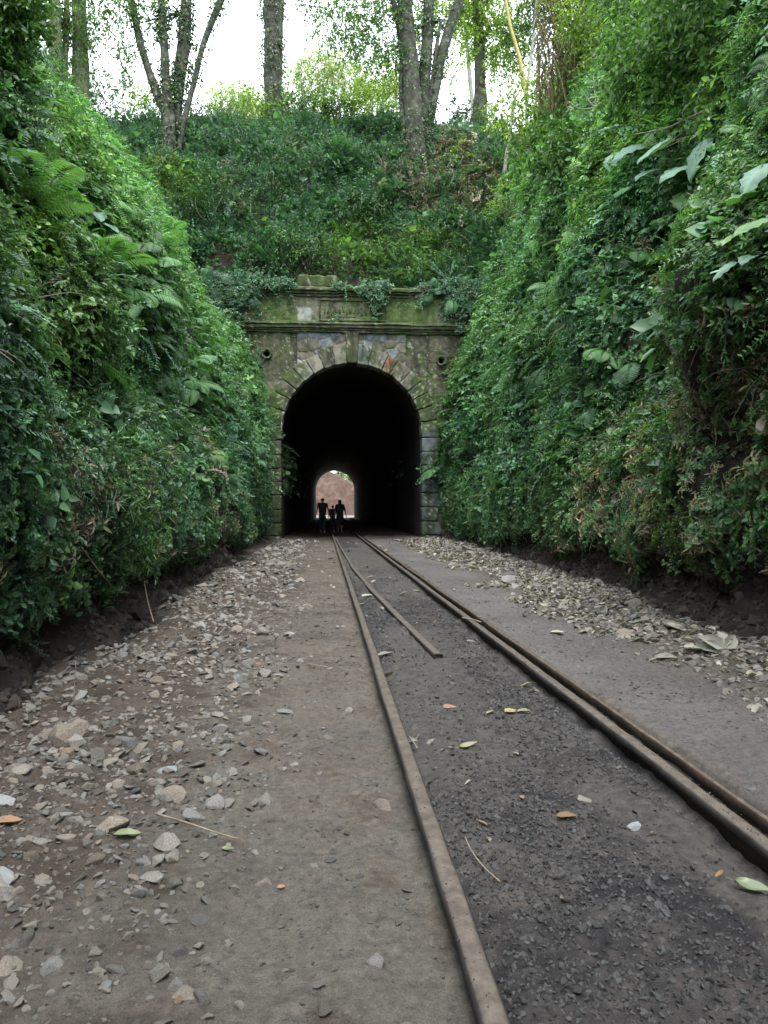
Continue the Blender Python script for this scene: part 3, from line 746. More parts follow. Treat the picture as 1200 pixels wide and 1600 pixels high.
patches = []          # (centre, radius, kind) patches with their own growth
for px, py, rad, kd in ((1010, 800, 1.0, 'dry'), (950, 770, .8, 'dry'), (1100, 640, .8, 'dry'), (1150, 560, .6, 'dry'), (1120, 740, .6, 'dry'), (1180, 700, .7, 'dry'), (880, 840, .8, 'dry'), (700, 230, 2.0, 'dry'), (740, 300, 1.6, 'dry'), (650, 290, 1.5, 'dry'), (60, 800, .5, 'dry'), (330, 760, 1.1, 'dry'), (380, 790, .9, 'dry'),
                        (1010, 720, .35, 'bare'), (960, 668, .3, 'bare'), (740, 730, 1.0, 'bare'), (250, 620, .3, 'bare'), (1075, 850, .5, 'moss'), (420, 800, .9, 'moss'),
                        (700, 190, 2.2, 'bare2'), (640, 270, 1.2, 'bare2'), (40, 400, .9, 'lime'), (120, 300, 1.5, 'lime'), (250, 300, 1.6, 'lime'), (230, 430, 1.2, 'ferny'), (180, 420, 1.2, 'ferny'), (300, 620, 1.5, 'ferny'),
                        (860, 230, 2.5, 'lime'), (830, 140, 2.0, 'lime'), (1000, 150, 2.0, 'lime'), (580, 185, 2.0, 'lime'), (380, 170, 2.5, 'lime'), (760, 640, 1.6, 'blue'), (330, 700, 1.8, 'blue'), (1000, 300, .8, 'blue'), (560, 390, 1.6, 'lime'), (660, 400, 1.2, 'lime')):
    p, _ = on_bank(px, py); patches.append((np.array(p), rad, kd))
def patch_w(pos, kinds):
    w_ = np.zeros(pos.shape[:-1])
    for c, rad, kd in patches:
        if kd in kinds:
            d = np.linalg.norm(pos - c, axis=-1) / rad
            w_ = np.maximum(w_, 1 - sstep(.6, 1.25, d + .35 * fbm(pos[..., 0] * 1.5, pos[..., 1] * 1.5, pos[..., 2] * 1.5, 2, 110)))
    return w_
def dens(ctr, mode):
    x, y, z = ctr[..., 0], ctr[..., 1], ctr[..., 2]
    dcam = np.hypot(y, x)
    d = np.interp(dcam, [2, 5, 9, 16, 26, 34], [290, 250, 140, 70, 44, 34])
    d = d * np.where(z > 2.6 + .72 * np.maximum(dcam, 1), .25, 1)
    d = np.where(y < 1.5, 14, d)
    d = d * np.where(y > 48, .12, 1) * np.where((y > 43) & (z > 20), .35, 1)
    if mode == 'hill': d = 1.7 * d * sstep(9.15, 9.4, z) * np.where(np.abs(x) > 16, .15, 1)
    else:
        lo = .42 + .2 * fbm(y * .9, 4 * (x > 0), 0, 3, 111) + (.1 if mode == 'left' else .25)
        d = d * sstep(lo - .12, lo + .12, z)
        d = d * np.where(np.abs(x) > 18, .15, 1)
    d = d * (.22 + .78 * sstep(-.6, 0, fbm(x * .8, y * .8, z * .8, 3, 112)))
    d = d * (1 - .93 * patch_w(ctr, ('bare',))) * (1 - .5 * patch_w(ctr, ('bare2',)))
    return d
def vegetate(Gd, mode, seed, name, label, flipn):
    pos, n, rs = surf_sample(Gd, lambda c: dens(c, mode), seed)
    if flipn: n = -n
    N_ = len(pos); x, y, z = pos.T; dc = np.hypot(x, y)
    zv = n * .75 + np.array([0, 0, .75]) + rs.normal(0, .38, (N_, 3))
    sc = np.interp(dc, [3, 8, 16, 30], [.52, .78, 1.15, 1.55]) * rs.uniform(.6, 1.35, N_)
    # curtain: plants low on the wall hang over the bare foot
    low = (z < 1.5) & (mode != 'hill')
    zv[low] += n[low] * .6 + np.array([0, 0, -.55]); pos = pos + n * (rs.uniform(-.02, .16, N_) * (1 + .5 * low))[:, None]
    q = fbm(pos[:, 0] * .5, pos[:, 1] * .5, pos[:, 2] * .5, 3, 120); q2 = fbm(pos[:, 0] * 1.6, pos[:, 1] * 1.6, pos[:, 2] * 1.6, 2, 121)
    r = rs.random(N_)
    idx = rs.integers(0, 4, N_)
    idx = np.where(r < .2 + .25 * (q2 > .25), rs.integers(4, 6, N_), idx)
    idx = np.where((r > .88) & (q > -.1), rs.integers(6, 8, N_), idx)
    idx = np.where((r > .76) & (r < .79), 8, idx); idx = np.where((r > .79) & (r < .81), 11, idx)
    idx = np.where((r > .955) & (z > 1.8), 10, idx)
    c = lerp3(GRN, GRNB, np.clip(.5 + .8 * q, 0, 1)); c = lerp3(c, GRND, np.clip(.25 - .6 * q2, 0, .85))
    c = lerp3(c, GRNY, np.clip(rs.normal(.05, .18, N_), 0, .7))
    if mode == 'left': c = lerp3(c, GRNY * np.array([.8, 1, 1.1]), .32 * sstep(1.5, 5, z))
    if mode == 'hill':
        c = lerp3(c, GRNB * .9, np.full(N_, .5)); c = lerp3(c, GRND, sstep(-.4, .5, q) * .6); c = lerp3(c, DRYG * .6, sstep(.1, .6, q2) * .4)
        idx = np.where(idx == 8, 6, idx); idx = np.where((idx == 10) & (rs.random(N_) < .8), 7, idx); sc = sc * 1.4
    lim = patch_w(pos, ('lime',)); c = lerp3(c, GRNY, lim * .6)
    blu = patch_w(pos, ('blue',)); c = lerp3(c, np.array([.06, .17, .1]), blu * .6)
    fe = patch_w(pos, ('ferny',)); idx = np.where((rs.random(N_) < fe * .3), 10, idx); c = lerp3(c, np.array([.085, .19, .075]), fe * .6)
    dry = np.maximum(patch_w(pos, ('dry',)), (.5 * sstep(2.6, 1.2, z) * sstep(-.2, .4, q2) if mode != 'hill' else .3 * sstep(.1, .6, q2)))
    if mode == 'right': dry = np.maximum(dry, .75 * sstep(3.4, 1.6, z) * sstep(3, 6, y) * sstep(17, 12, y) * sstep(-.5, .1, q2 + .4 * q))
    if mode == 'right': dry = np.maximum(dry, .35 * sstep(8, 3, z) * sstep(14, 7, y) * sstep(-.3, .3, q))
    isd = rs.random(N_) < dry * .7
    idx = np.where(isd, np.where(rs.random(N_) < .8, 9, 11), idx); c = np.where(isd[:, None], lerp3(DRY, DRYG, rs.random(N_)) * rs.uniform(.5, 1.3, N_)[:, None], c)
    mo = patch_w(pos, ('moss',)) > .4; idx = np.where(mo, 12, idx); c = np.where(mo[:, None], np.array([.05, .09, .02]), c)
    c = np.where((idx == 11)[:, None], np.array([.12, .1, .07]), c)
    if mode == 'right': c = c * np.array([1.22, 1.2, 1.08])  # leaf colour lifted to make up for the dim light on this bank
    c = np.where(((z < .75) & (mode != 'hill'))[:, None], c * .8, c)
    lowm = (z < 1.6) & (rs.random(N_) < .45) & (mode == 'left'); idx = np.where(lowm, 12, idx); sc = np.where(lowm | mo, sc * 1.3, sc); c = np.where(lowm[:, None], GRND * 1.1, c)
    c = c * (rs.uniform(.65, 1.35, N_) * (1 + (.55 if mode != 'hill' else 0.0) * sstep(2.5, 9, z)))[:, None]  # random tone; stronger zenith light higher up the banks is painted into the colour
    sc = np.where(idx == 10, sc * .8, sc)
    # second, looser layer of taller growth that breaks the surface
    p2, m2, rs = surf_sample(Gd, lambda q_: dens(q_, mode) * np.interp(np.hypot(q_[..., 0], q_[..., 1]), [2, 8, 16, 30], [.026, .04, .06, .08]) * sstep(1.0, 2.2, q_[..., 2]), seed + 50)
    if flipn: m2 = -m2
    K = len(p2); d2 = np.hypot(p2[:, 0], p2[:, 1]); q3 = fbm(p2[:, 0] * .6, p2[:, 1] * .6, p2[:, 2] * .6, 2, 131)
    i2 = rs.choice([13, 14, 15, 16, 17, 18, 19], K, p=[.22, .2, .16, .16, .07, .11, .08])
    w_ = {'left': (15, 16), 'right': (13, 19), 'hill': (13, 18)}[mode]; i2 = np.where((q3 > .15) & (rs.random(K) < .5), w_[0], np.where((q3 < -.3) & (rs.random(K) < .5), w_[1], i2))
    i2 = np.where((i2 == 19) & (d2 > 14) , 14, i2)
    z2_ = m2 * .8 + np.array([0, 0, .8]) + rs.normal(0, .3, (K, 3)); z2_[i2 == 18] = m2[i2 == 18] * .9 + np.array([0, 0, .1])
    s2 = np.interp(d2, [3, 8, 16, 30], [.55, .75, 1.0, 1.25]) * rs.uniform(.6, 1.25, K)
    c2 = lerp3(lerp3(GRN, GRNB, rs.random(K)), GRNY, np.clip(rs.normal(.25, .3, K), 0, .9) * sstep(1, 6, p2[:, 2])) * rs.uniform(.8, 1.45, K)[:, None]
    if mode == 'hill': c2 = lerp3(c2, GRNB, np.full(K, .45)) * .85
    dr = (rs.random(K) < patch_w(p2, ('dry',)) * .8) | (i2 == 17); c2 = np.where(dr[:, None], DRY * rs.uniform(.7, 1.6, K)[:, None], c2); i2 = np.where(dr & (rs.random(K) < .4), 17, i2)
    pos = np.concatenate([pos, p2 + m2 * .08]); c = np.concatenate([c, c2]); sc = np.concatenate([sc, s2]); idx = np.concatenate([idx, i2]); zv = np.concatenate([zv, z2_]); N_ = len(pos)
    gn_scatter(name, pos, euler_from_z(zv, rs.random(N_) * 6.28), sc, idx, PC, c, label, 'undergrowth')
    print(name, N_)
vegetate(BL, 'left', 201, 'undergrowth', 'dense green undergrowth and creepers covering the left bank', False)
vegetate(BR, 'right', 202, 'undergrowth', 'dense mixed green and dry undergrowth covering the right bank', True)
vegetate(HL, 'hill', 203, 'undergrowth', 'dark green undergrowth covering the hillside above the portal', True)

# ------------------------------------------------------------------ stones, gravel and litter
def rock_mesh(name, mat, flat=.5, n=14, seed=0):
    rs = np.random.default_rng(seed); bm = bmesh.new()
    p = rs.normal(0, 1, (n, 3)); p = norm(p) * rs.uniform(.75, 1.0, (n, 1)); p[:, 2] *= flat; p[:, 1] *= rs.uniform(.6, .95)
    for q in p: bm.verts.new(q)
    r_ = bmesh.ops.convex_hull(bm, input=bm.verts[:])
    bmesh.ops.delete(bm, geom=[e for e in r_['geom_interior'] if isinstance(e, bmesh.types.BMVert)], context='VERTS')
    bmesh.ops.bevel(bm, geom=bm.edges[:], offset=.07, segments=1, affect='EDGES', clamp_overlap=True)
    me = bpy.data.meshes.new(name); bm.to_mesh(me); bm.free(); me.materials.append(mat); return me
RK = [rock_mesh('stone', M_stone, rng.uniform(.25, .6), int(rng.integers(9, 16)), k) for k in range(8)]
RB = [rock_mesh('ballast', M_ballast, rng.uniform(.45, .8), 9, 50 + k) for k in range(5)]
PS, PB = protocol('stones', RK), protocol('ballast', RB)
def curled_leaf(name, mat, L=1.0, W=.5, curl=.5, seed=0, lobes=0):
    rs = np.random.default_rng(seed); nu, nv_ = 9, 7
    u = np.linspace(0, 1, nu); v = np.linspace(-1, 1, nv_); U, Vv = np.meshgrid(u, v, indexing='ij')
    wd = W * np.sin(np.pi * U ** .75) ** .8 * .5
    if lobes: wd = wd * (1 + .35 * np.cos(U * lobes * 6.28))
    X = U * L - L / 2; Y = Vv * wd; a = rs.uniform(.4, 1.2) * curl
    Z = a * (Vv ** 2) * wd * 1.2 + .12 * L * curl * np.sin(U * 4 + rs.random() * 6) + .04 * L * fbm(U * 4, Vv * 2, seed, 2, seed)
    Z -= Z.min()
    mb = MB(); mb.add(np.stack([X, Y, Z], -1).reshape(-1, 3), [grid_faces(nu, nv_)], lv=np.full(nu * nv_, rs.random()))
    tube(mb, [(-L / 2, 0, Z[0].min()), (-L * .62, .02 * L, .03 * L), (-L * .75, .05 * L, .02 * L)], .012 * L, 4, lv=.2)
    return mb.mesh(name, mat)
M_dryI = leaf_mat('dry_leaf_instanced', instanced=True, trans=.1, rough=.8)
PL = protocol('litter', [curled_leaf('litter', M_dryI, 1, .5 + .1 * k, .7, 70 + k) for k in range(5)])
def scat_ground(name, x0, x1, y0, y1, densf, sizef, coll, ncoll, flat=1.0, tilt=.35, colf=None, label='', cat='', sink=.3, seed=0, far=1):
    rs = np.random.default_rng(seed); mx = densf(np.array([(x0 + x1) / 2]), np.array([y0]), True)
    A = (x1 - x0) * (y1 - y0); n = int(A * mx); x = rs.uniform(x0, x1, n); y = rs.uniform(y0, y1, n)
    k = rs.random(n) * mx < densf(x, y, False); x, y = x[k], y[k]; n = len(x)
    s = sizef(x, y, rs); z = gz(x, y) + s * (.5 - sink)
    zv = np.stack([rs.normal(0, tilt, n), rs.normal(0, tilt, n), np.ones(n)], 1)
    gn_scatter(name, np.stack([x, y, z], 1), euler_from_z(zv, rs.random(n) * 6.28), s, rs.integers(0, ncoll, n), coll, colf(x, y, rs) if colf else None, label, cat)
    print(name, n)
def d_bal(x, y, mx):
    if mx: return 5200
    n1 = fbm(x * 1.5, y * 1.5, 2, 3, 301); ins = sstep(RAILX(y) + .03, RAILX(y) + .07, x) * (1 - sstep(RAILR(y) - .08, RAILR(y) - .04, x))
    tro_ = sstep(-.2, .45, fbm(x * 1.5, y * .5, 3, 3, 64) + sstep(RAILX(y) + .45, RAILR(y) - .1, x) * .55 + sstep(8, 16, y) * .5 - .35)
    return ins * np.interp(y, [1, 2.5, 4, 7, 12], [5200, 4200, 2000, 900, 200]) * (.2 + .8 * (1 - tro_)) * (.55 + .45 * (n1 > -.2))
scat_ground('gravel', .3, 1.4, 1.1, 14, d_bal, lambda x, y, r: np.interp(y, [1, 3, 8], [.0085, .011, .016]) * np.exp(r.normal(-.12, .33, len(x))), PB, 5, label='dark blue-grey ballast grit between the running rails', cat='gravel', seed=1, tilt=.8, sink=.35)
def d_rub(x, y, mx):
    if mx: return 2200
    n1 = fbm(x * 1.1, y * 1.1, 2, 3, 303)
    e = sstep(-.15, -.85, x + .25 * n1 + .12 * sstep(8, 20, y)) * sstep(-1.95, -1.7, x)
    e = np.maximum(e, .035 * (x < .25))
    return e * np.interp(y, [1, 2, 4, 8, 16, 28], [2200, 1700, 820, 380, 190, 100]) * (.3 + .7 * sstep(-.5, .3, fbm(x * 2, y * 2, 0, 3, 304)))
def s_rub(x, y, r): return np.exp(r.normal(0, .55, len(x))) * np.interp(y, [1, 3, 8, 20], [.0095, .0135, .023, .036])
scat_ground('rubble', -2.0, .26, 1.1, 27.5, d_rub, s_rub, PS, 8, label='broken brown and grey stone rubble strewn along the left side of the path', cat='rubble', seed=2, tilt=.35, sink=.4)
M_gritm = surf_mat('path_grit', [(.05, .044, .04), (.09, .08, .072), (.14, .128, .118)], 30, .9, .002, 80, objrand=.3)
PG = protocol('grit', [rock_mesh('grit', M_gritm, .55, 9, 190 + k) for k in range(5)])
def d_grit(x, y, mx):
    if mx: return 3200
    return np.interp(y, [1, 3, 8, 12], [3200, 1600, 350, 120]) * ((x < RAILX(y) - .04) | (x > RAILR(y) + .2)) * (.2 + .8 * sstep(-.2, .5, fbm(x * 3, y * 3, 0, 3, 305)))
scat_ground('grit', -1.2, 2.4, 1.1, 12, d_grit, lambda x, y, r: np.interp(y, [1, 3, 8], [.0035, .005, .009]) * np.exp(r.normal(0, .6, len(x))), PG, 5, label='fine grit trodden into the dirt paths', cat='grit', seed=3, sink=.5)
def d_rr(x, y, mx):
    if mx: return 900
    n1 = fbm(x * 1.2, y * 1.2, 2, 3, 306)
    e = sstep(2.1, 2.7, x + .3 * n1 - .15 * sstep(9, 18, y)) * (1 - sstep(3.5, 3.75, x - .5 * sstep(7, 14, y)))
    return e * np.interp(y, [2, 5, 10, 28], [900, 620, 260, 110])
scat_ground('rubble', 1.9, 4.2, 2.5, 27.5, d_rr, lambda x, y, r: np.exp(r.normal(0, .5, len(x))) * np.interp(y, [2, 6, 20], [.014, .022, .036]), PS, 8, label='pale crushed stone heaped along the foot of the right bank', cat='rubble', seed=4, sink=.4)
def lcol(x, y, r):
    n = len(x); return lerp3(np.array([.2, .17, .13]), np.array([.36, .34, .285]), r.random(n)) * r.uniform(.5, 1.1, n)[:, None]
def d_lit(x, y, mx):
    if mx: return 260
    n1 = fbm(x * 1.2, y * 1.2, 2, 3, 306)
    e = sstep(2.1, 2.6, x + .3 * n1) * (1 - sstep(3.6, 3.8, x - .5 * sstep(7, 14, y)))
    return e * np.interp(y, [2, 5, 10, 28], [120, 170, 130, 60]) * (.3 + .7 * sstep(-.3, .4, n1)) + 1.2
scat_ground('leaf_litter', .5, 4.2, 2.0, 27.5, d_lit, lambda x, y, r: np.interp(y, [2, 6, 20], [.042, .055, .095]) * r.uniform(.5, 1.4, len(x)), PL, 5, colf=lcol, label='pale dry leaf litter lying over the stones on the right', cat='leaf litter', seed=5, sink=.42)
# dirt clods on the bare foot of both banks
def clods(Gd, nm, seed, flipn):
    pos, n, rs = surf_sample(Gd, lambda c: np.where(c[..., 2] < 1.2, 1, 0) * np.where(c[..., 2] < 1.0, 1, .5) * np.interp(c[..., 1], [0, 2, 6, 12, 28, 29], [0, 520, 300, 120, 40, 0]), seed)
    k = len(pos); zv = rs.normal(0, 1, (k, 3))
    s = np.exp(rs.normal(0, .5, k)) * np.interp(pos[:, 1], [2, 8, 25], [.022, .032, .06])
    gn_scatter('dirt_clods', pos, euler_from_z(zv, rs.random(k) * 6), s, rs.integers(0, 5, k), PD, None, nm, 'dirt')
M_clod = surf_mat('dirt_clod', [(.02, .015, .012), (.05, .036, .028), (.085, .062, .048)], 6, .95, .006, 40, objrand=.45)
PD = protocol('clods', [rock_mesh('clod', M_clod, .75, 12, 90 + k) for k in range(5)])
clods(BL, 'crumbling dark earth along the undercut foot of the left bank', 11, False)
clods(BR, 'crumbling dark earth along the undercut foot of the right bank', 12, True)

n_ = 700; yy_ = 1.3 + rng.random(n_) ** 1.8 * 14; kk = rng.random(n_) < .5
xx_ = np.where(kk, RAILX(yy_), RAILR(yy_)) + rng.uniform(-.028, .028, n_); s_ = rng.uniform(.0015, .0042, n_) * (1 + yy_ * .1)
gn_scatter('rail_crumbs', np.stack([xx_, yy_, np.full(n_, .0735)], 1), rng.uniform(0, 6, (n_, 3)), s_, rng.integers(0, 5, n_), PG, None, 'dirt crumbs lying on the rail tops', 'dirt')
n_ = 900; yy_ = 1.6 + rng.random(n_) ** 1.5 * 20; xx_ = RAILR(yy_) + rng.uniform(.055, .12, n_)
gn_scatter('flangeway_grit', np.stack([xx_, yy_, gz(xx_, yy_) + .008], 1), rng.uniform(0, 6, (n_, 3)), rng.uniform(.005, .014, n_) * (1 + yy_ * .05), rng.integers(0, 5, n_), PG, None, 'grit and crumbs caught in the gap beside the right rail', 'dirt')
# ---- single stones
def place_stone(x, y, s, me, mat=None, label=None, group='loose stones lying along the path', rot=None, sz=1.0):
    o = bpy.data.objects.new('stone', me); COL.objects.link(o)
    o.location = (x, y, float(gz(x, y)) + s * .12 * sz); o.scale = (s, s * rng.uniform(.7, 1), s * sz * .75)
    o.rotation_euler = (rng.normal(0, .22), rng.normal(0, .22), rng.uniform(0, 6.28) if rot is None else rot)
    return tag(o, label, 'stone', group)
WH = [rock_mesh('stone', M_white, .6, 16, 140), rock_mesh('stone', M_bluestone, .25, 20, 141), rock_mesh('stone', M_ballast, .6, 14, 142)]
M_orange = surf_mat('orange_stone', [(.17, .105, .07), (.25, .17, .12)], 12, .9, .004, 60)
M_palest = surf_mat('pale_stone', [(.17, .15, .125), (.29, .265, .225)], 12, .9, .004, 60)
ORM = rock_mesh('stone', M_orange, .4, 12, 143); PAM = rock_mesh('stone', M_palest, .45, 11, 144)
for px, py, wpx, me, lb in (
    (4, 1368, 52, WH[0], 'bright white rough stone at the left edge of the frame'),
    (8, 1258, 46, WH[0], 'pale bluish white stone at the left edge behind the bright white one'),
    (261, 1197, 40, WH[1], 'flat smooth blue-grey oval stone among the brown rubble'),
    (214, 1226, 30, WH[2], 'dark charcoal round stone just below the flat blue-grey one'),
    (218, 1384, 34, WH[2], 'dark blue-grey stone in the middle of the left rubble'),
    (990, 1283, 30, WH[0], 'whitish round stone alone between the running rails'),
    (912, 1239, 34, PAM, 'flat pale stone between the rails, behind the whitish round one'),
    (105, 1302, 46, PAM, 'long pale angular stone among left rubble'),
    (65, 1308, 36, PAM, 'blunt grey-brown stone beside the long pale angular one'),
    (48, 1438, 34, PAM, 'pale kite-shaped stone low in the left rubble'),
    (155, 1507, 34, PAM, 'cream triangular stone near the bottom left'),
    (278, 1551, 30, ORM, 'tan wedge-shaped stone near the bottom of the path'),
    (110, 1165, 40, ORM, 'orange-tan slab stone in the left rubble'),
    (172, 1187, 34, PAM, 'upright grey-tan slab beside the rubble heap'),
    (285, 1128, 34, PAM, 'flat pale slab in the middle of the left rubble heap'),
    (120, 1118, 30, PAM, 'pale stone standing against the foot of the left bank'),
    (143, 1050, 22, PAM, 'light grey cube-like stone at the foot of the left bank'),
    (20, 1497, 44, PAM, 'broad tan stone at the lower left edge of the frame'),
    (588, 1487, 50, RK[2], 'flat brown-grey slab half sunk in the path beside the left rail'),
    (508, 1562, 46, RK[4], 'dusty brown slab at the bottom of the path left of the rail'),
    (445, 1100, 28, RK[1], 'lone flat stone on the path beyond the rubble'),
    (425, 1085, 20, RK[5], 'small stone beside the lone flat one on the path'),
    (735, 1000, 18, PAM, 'small pale stone between the rails beside the cut rail end'),
    (240, 985, 22, PAM, 'pale round stone under the overhang of the left bank')):
    p = at_z(px, py, .04); s = wpx / 1200 * p.y * .55
    place_stone(p.x, p.y, s, me, label=lb, group=None)
nst = 0; used = []
while nst < 210:
    y = 1.5 + rng.random() ** 1.6 * 10; x = rng.uniform(-1.75, -.35)
    if rng.random() > sstep(-.1, -.9, x + .2 * rng.normal()): continue
    s = float(np.clip(np.exp(rng.normal(0, .38)) * (.024 + .0028 * y), .014, .05))
    if any((x - a) ** 2 + (y - b) ** 2 < (s + c) ** 2 * .8 for a, b, c in used): continue
    used.append((x, y, s)); nst += 1
    me = RK[rng.integers(8)] if rng.random() < .74 else (ORM if rng.random() < .25 else PAM)
    place_stone(x, y, s, me, label='angular grey-brown stone lying in the rubble along the left bank', group='loose stones in the left rubble')
for k in range(60):
    y = rng.uniform(3.2, 9); x = rng.uniform(2.5, 3.3) + .1 * rng.normal(); s = float(rng.uniform(.025, .06))
    place_stone(x, y, s, RK[rng.integers(8)] if rng.random() < .4 else PAM, label='pale angular stone in the litter strip by the right bank', group='loose stones by the right bank')

# ---- single fallen leaves
M_ly = leaf_mat('fallen_yellow_leaf', (.25, .225, .13), trans=.15); M_lw = leaf_mat('fallen_pale_leaf', (.23, .225, .19), trans=.1, rough=.8)
M_lo = leaf_mat('fallen_orange_leaf', (.2, .12, .065), trans=.1, rough=.8); M_lg = leaf_mat('fallen_green_leaf', (.15, .18, .1), trans=.15)
LFM = {m.name: [curled_leaf('fallen_leaf', m, 1, .42 + .1 * k, .5, 160 + k) for k in range(3)] for m in (M_ly, M_lw, M_lo, M_lg)}
def fallen(px, py, wpx, m, lb, rot=None, group=None, zz=.03):
    p = at_z(px, py, zz); o = bpy.data.objects.new('fallen_leaf', LFM[m.name][rng.integers(3)]); COL.objects.link(o)
    s = wpx / 1200 * p.y; o.scale = (s, s, s * .8); o.location = (p.x, p.y, float(gz(p.x, p.y)) + .006)
    o.rotation_euler = (rng.normal(0, .15), rng.normal(0, .15), rng.uniform(-.6, .6) if rot is None else rot); tag(o, lb, 'fallen leaf', group)
for a in ((800, 1113, 28, M_ly, 'left pale yellow leaf of the close pair between the rails'), (818, 1111, 22, M_ly, 'right pale yellow leaf of the close pair between the rails'),
          (824, 1073, 26, M_ly, 'yellow leaf lying against the right running rail'), (835, 1080, 14, M_ly, 'tiny yellow leaf beside the one against the right rail'),
          (703, 1101, 24, M_lo, 'curled orange-yellow leaf in the dark ballast'), (765, 1117, 18, M_ly, 'small yellow leaf left of the pale yellow pair'),
          (733, 1163, 34, M_ly, 'long pale yellow leaf near the left rail in dark ballast'), (885, 1273, 34, M_lo, 'brown leaf lying left of the whitish round stone'),
          (1178, 1393, 60, M_lg, 'large pale green leaf at the right edge inside the right rail'), (357, 1317, 24, M_lg, 'yellow-green leaf beside the fallen stick on the left'),
          (200, 1294, 46, M_lg, 'curled green leaf in the left rubble'), (14, 1291, 42, M_lo, 'orange leaf at the left edge of the frame'),
          (601, 1023, 28, M_lw, 'whitish leaf right of the left rail near the cut rail end'), (606, 1050, 22, M_lo, 'tan leaf touching the left rail'),
          (574, 931, 20, M_lw, 'pale upright leaf between left rail and check rail'), (567, 942, 14, M_lw, 'small pale leaf between left rail and check rail'),
          (629, 930, 20, M_lw, 'white leaf right of the check rail'), (651, 921, 14, M_lw, 'white leaf left of the right running rail'),
          (580, 903, 14, M_lw, 'small whitish leaf beyond the check rail bend'), (640, 1152, 30, M_lw, 'curled white leaf beside the left rail below the pale yellow ones'),
          (440, 1372, 14, M_lo, 'tiny tan leaf on the bare path'), (872, 991, 26, M_lw, 'white leaf on the path right of the guard rail'),
          (1000, 985, 34, M_lw, 'large whitish leaf in the litter strip'), (430, 1012, 12, M_lw, 'small pale leaf on the path left of the rail'),
          (645, 880, 12, M_lw, 'small pale leaf near the far end of the right rail'), (522, 940, 10, M_lw, 'tiny pale leaf just left of the left rail'),
          (1060, 1000, 44, M_lw, 'broad grey-white leaf left of the big curled one'), (1090, 1030, 46, M_lw, 'crumpled whitish leaf in front of the big curled one'),
          (1040, 1035, 34, M_lw, 'flat whitish leaf in the dark part of the litter strip')):
    fallen(*a)
for k in range(34):
    yy = 2.2 + rng.random() ** 1.4 * 9; xx0 = float(RAILX(yy)) + (rng.uniform(.06, .25) if rng.random() < .5 else rng.uniform(.3, .95)) if rng.random() < .75 else rng.uniform(-.5, .2)
    m_ = (M_lw, M_lo, M_lo, M_lw)[k % 4]; o = bpy.data.objects.new('fallen_leaf', LFM[m_.name][k % 3]); COL.objects.link(o); s = rng.uniform(.022, .05)
    o.scale = (s, s, s); o.location = (xx0, yy, float(gz(xx0, yy)) + .008); o.rotation_euler = (rng.normal(0, .3), rng.normal(0, .3), rng.uniform(0, 6.28))
    tag(o, 'small dry curled leaf scattered between the rails or on the path', 'fallen leaf', 'small dry leaves scattered on the track')
def big_leaf(px, py, wpx, lb):
    p = at_z(px, py, .06); s = wpx / 1200 * p.y; mb = MB()
    for k, a in enumerate((-1.5, -.75, .1, .6, 1.35)):
        add_leaves(mb, np.array([[p.x, p.y, gz(p.x, p.y) + .03]]), np.array([[math.sin(a) * 1.1, .45 - .3 * (k % 2), .5 * math.cos(a) + .12]]), np.array([[0, -1, .4]]), s * rng.uniform(.5, .75), s * .36, fold=.7, droop=.35, lv=np.array([.5]))
    tag(mb.obj('fallen_leaf', M_lw), lb, 'fallen leaf')
big_leaf(1132, 1028, 62, 'big curled pale leaf standing up at the foot of the right bank')

# ---- sticks
def stick(name, pts, rad, lb, cat, mat=None, group=None, parent=None, rough=.1):
    mb = MB(); tube(mb, pts, rad, 6, rough, step=.03); o = mb.obj(name, mat or M_twig, parent)
    return tag(o, lb, cat, group) if not parent else o
def gp(px, py, h): p = at_z(px, py, h); return (p.x, p.y, h + float(gz(p.x, p.y)))
stick('stick', [gp(243, 1271, .03), gp(290, 1280, .04), gp(340, 1296, .03), gp(372, 1304, .015)], [.004, .004, .003, .002], 'thin bent stick lying on the left rubble', 'stick')
stick('stick', [gp(727, 1316, .05), gp(735, 1342, .03), gp(757, 1366, .02), gp(781, 1389, .015)], [.0022, .002, .002, .0028], 'curved pale twig lying beside the left rail on dark ballast', 'stick')
p0 = at_z(115, 1112, 0)
stick('stick', [(p0.x, p0.y, 0), (p0.x + .005, p0.y, .13), (p0.x + .012, p0.y, .28)], [.004, .003, .002], 'pale thin stalk standing upright in front of the left bank', 'stick')
stick('stick', [gp(722, 968, .095), gp(740, 967, .1), gp(752, 970, .09)], .007, 'short stick lying across the right running rail', 'stick')
stick('stick', [gp(640, 1150, .03), gp(652, 1170, .03)], .003, 'short twig beside the left rail near the white leaf', 'stick')
stick('stick', [gp(480, 1036, .012), gp(512, 1040, .012)], .004, 'small reddish twig flat on the path', 'stick')

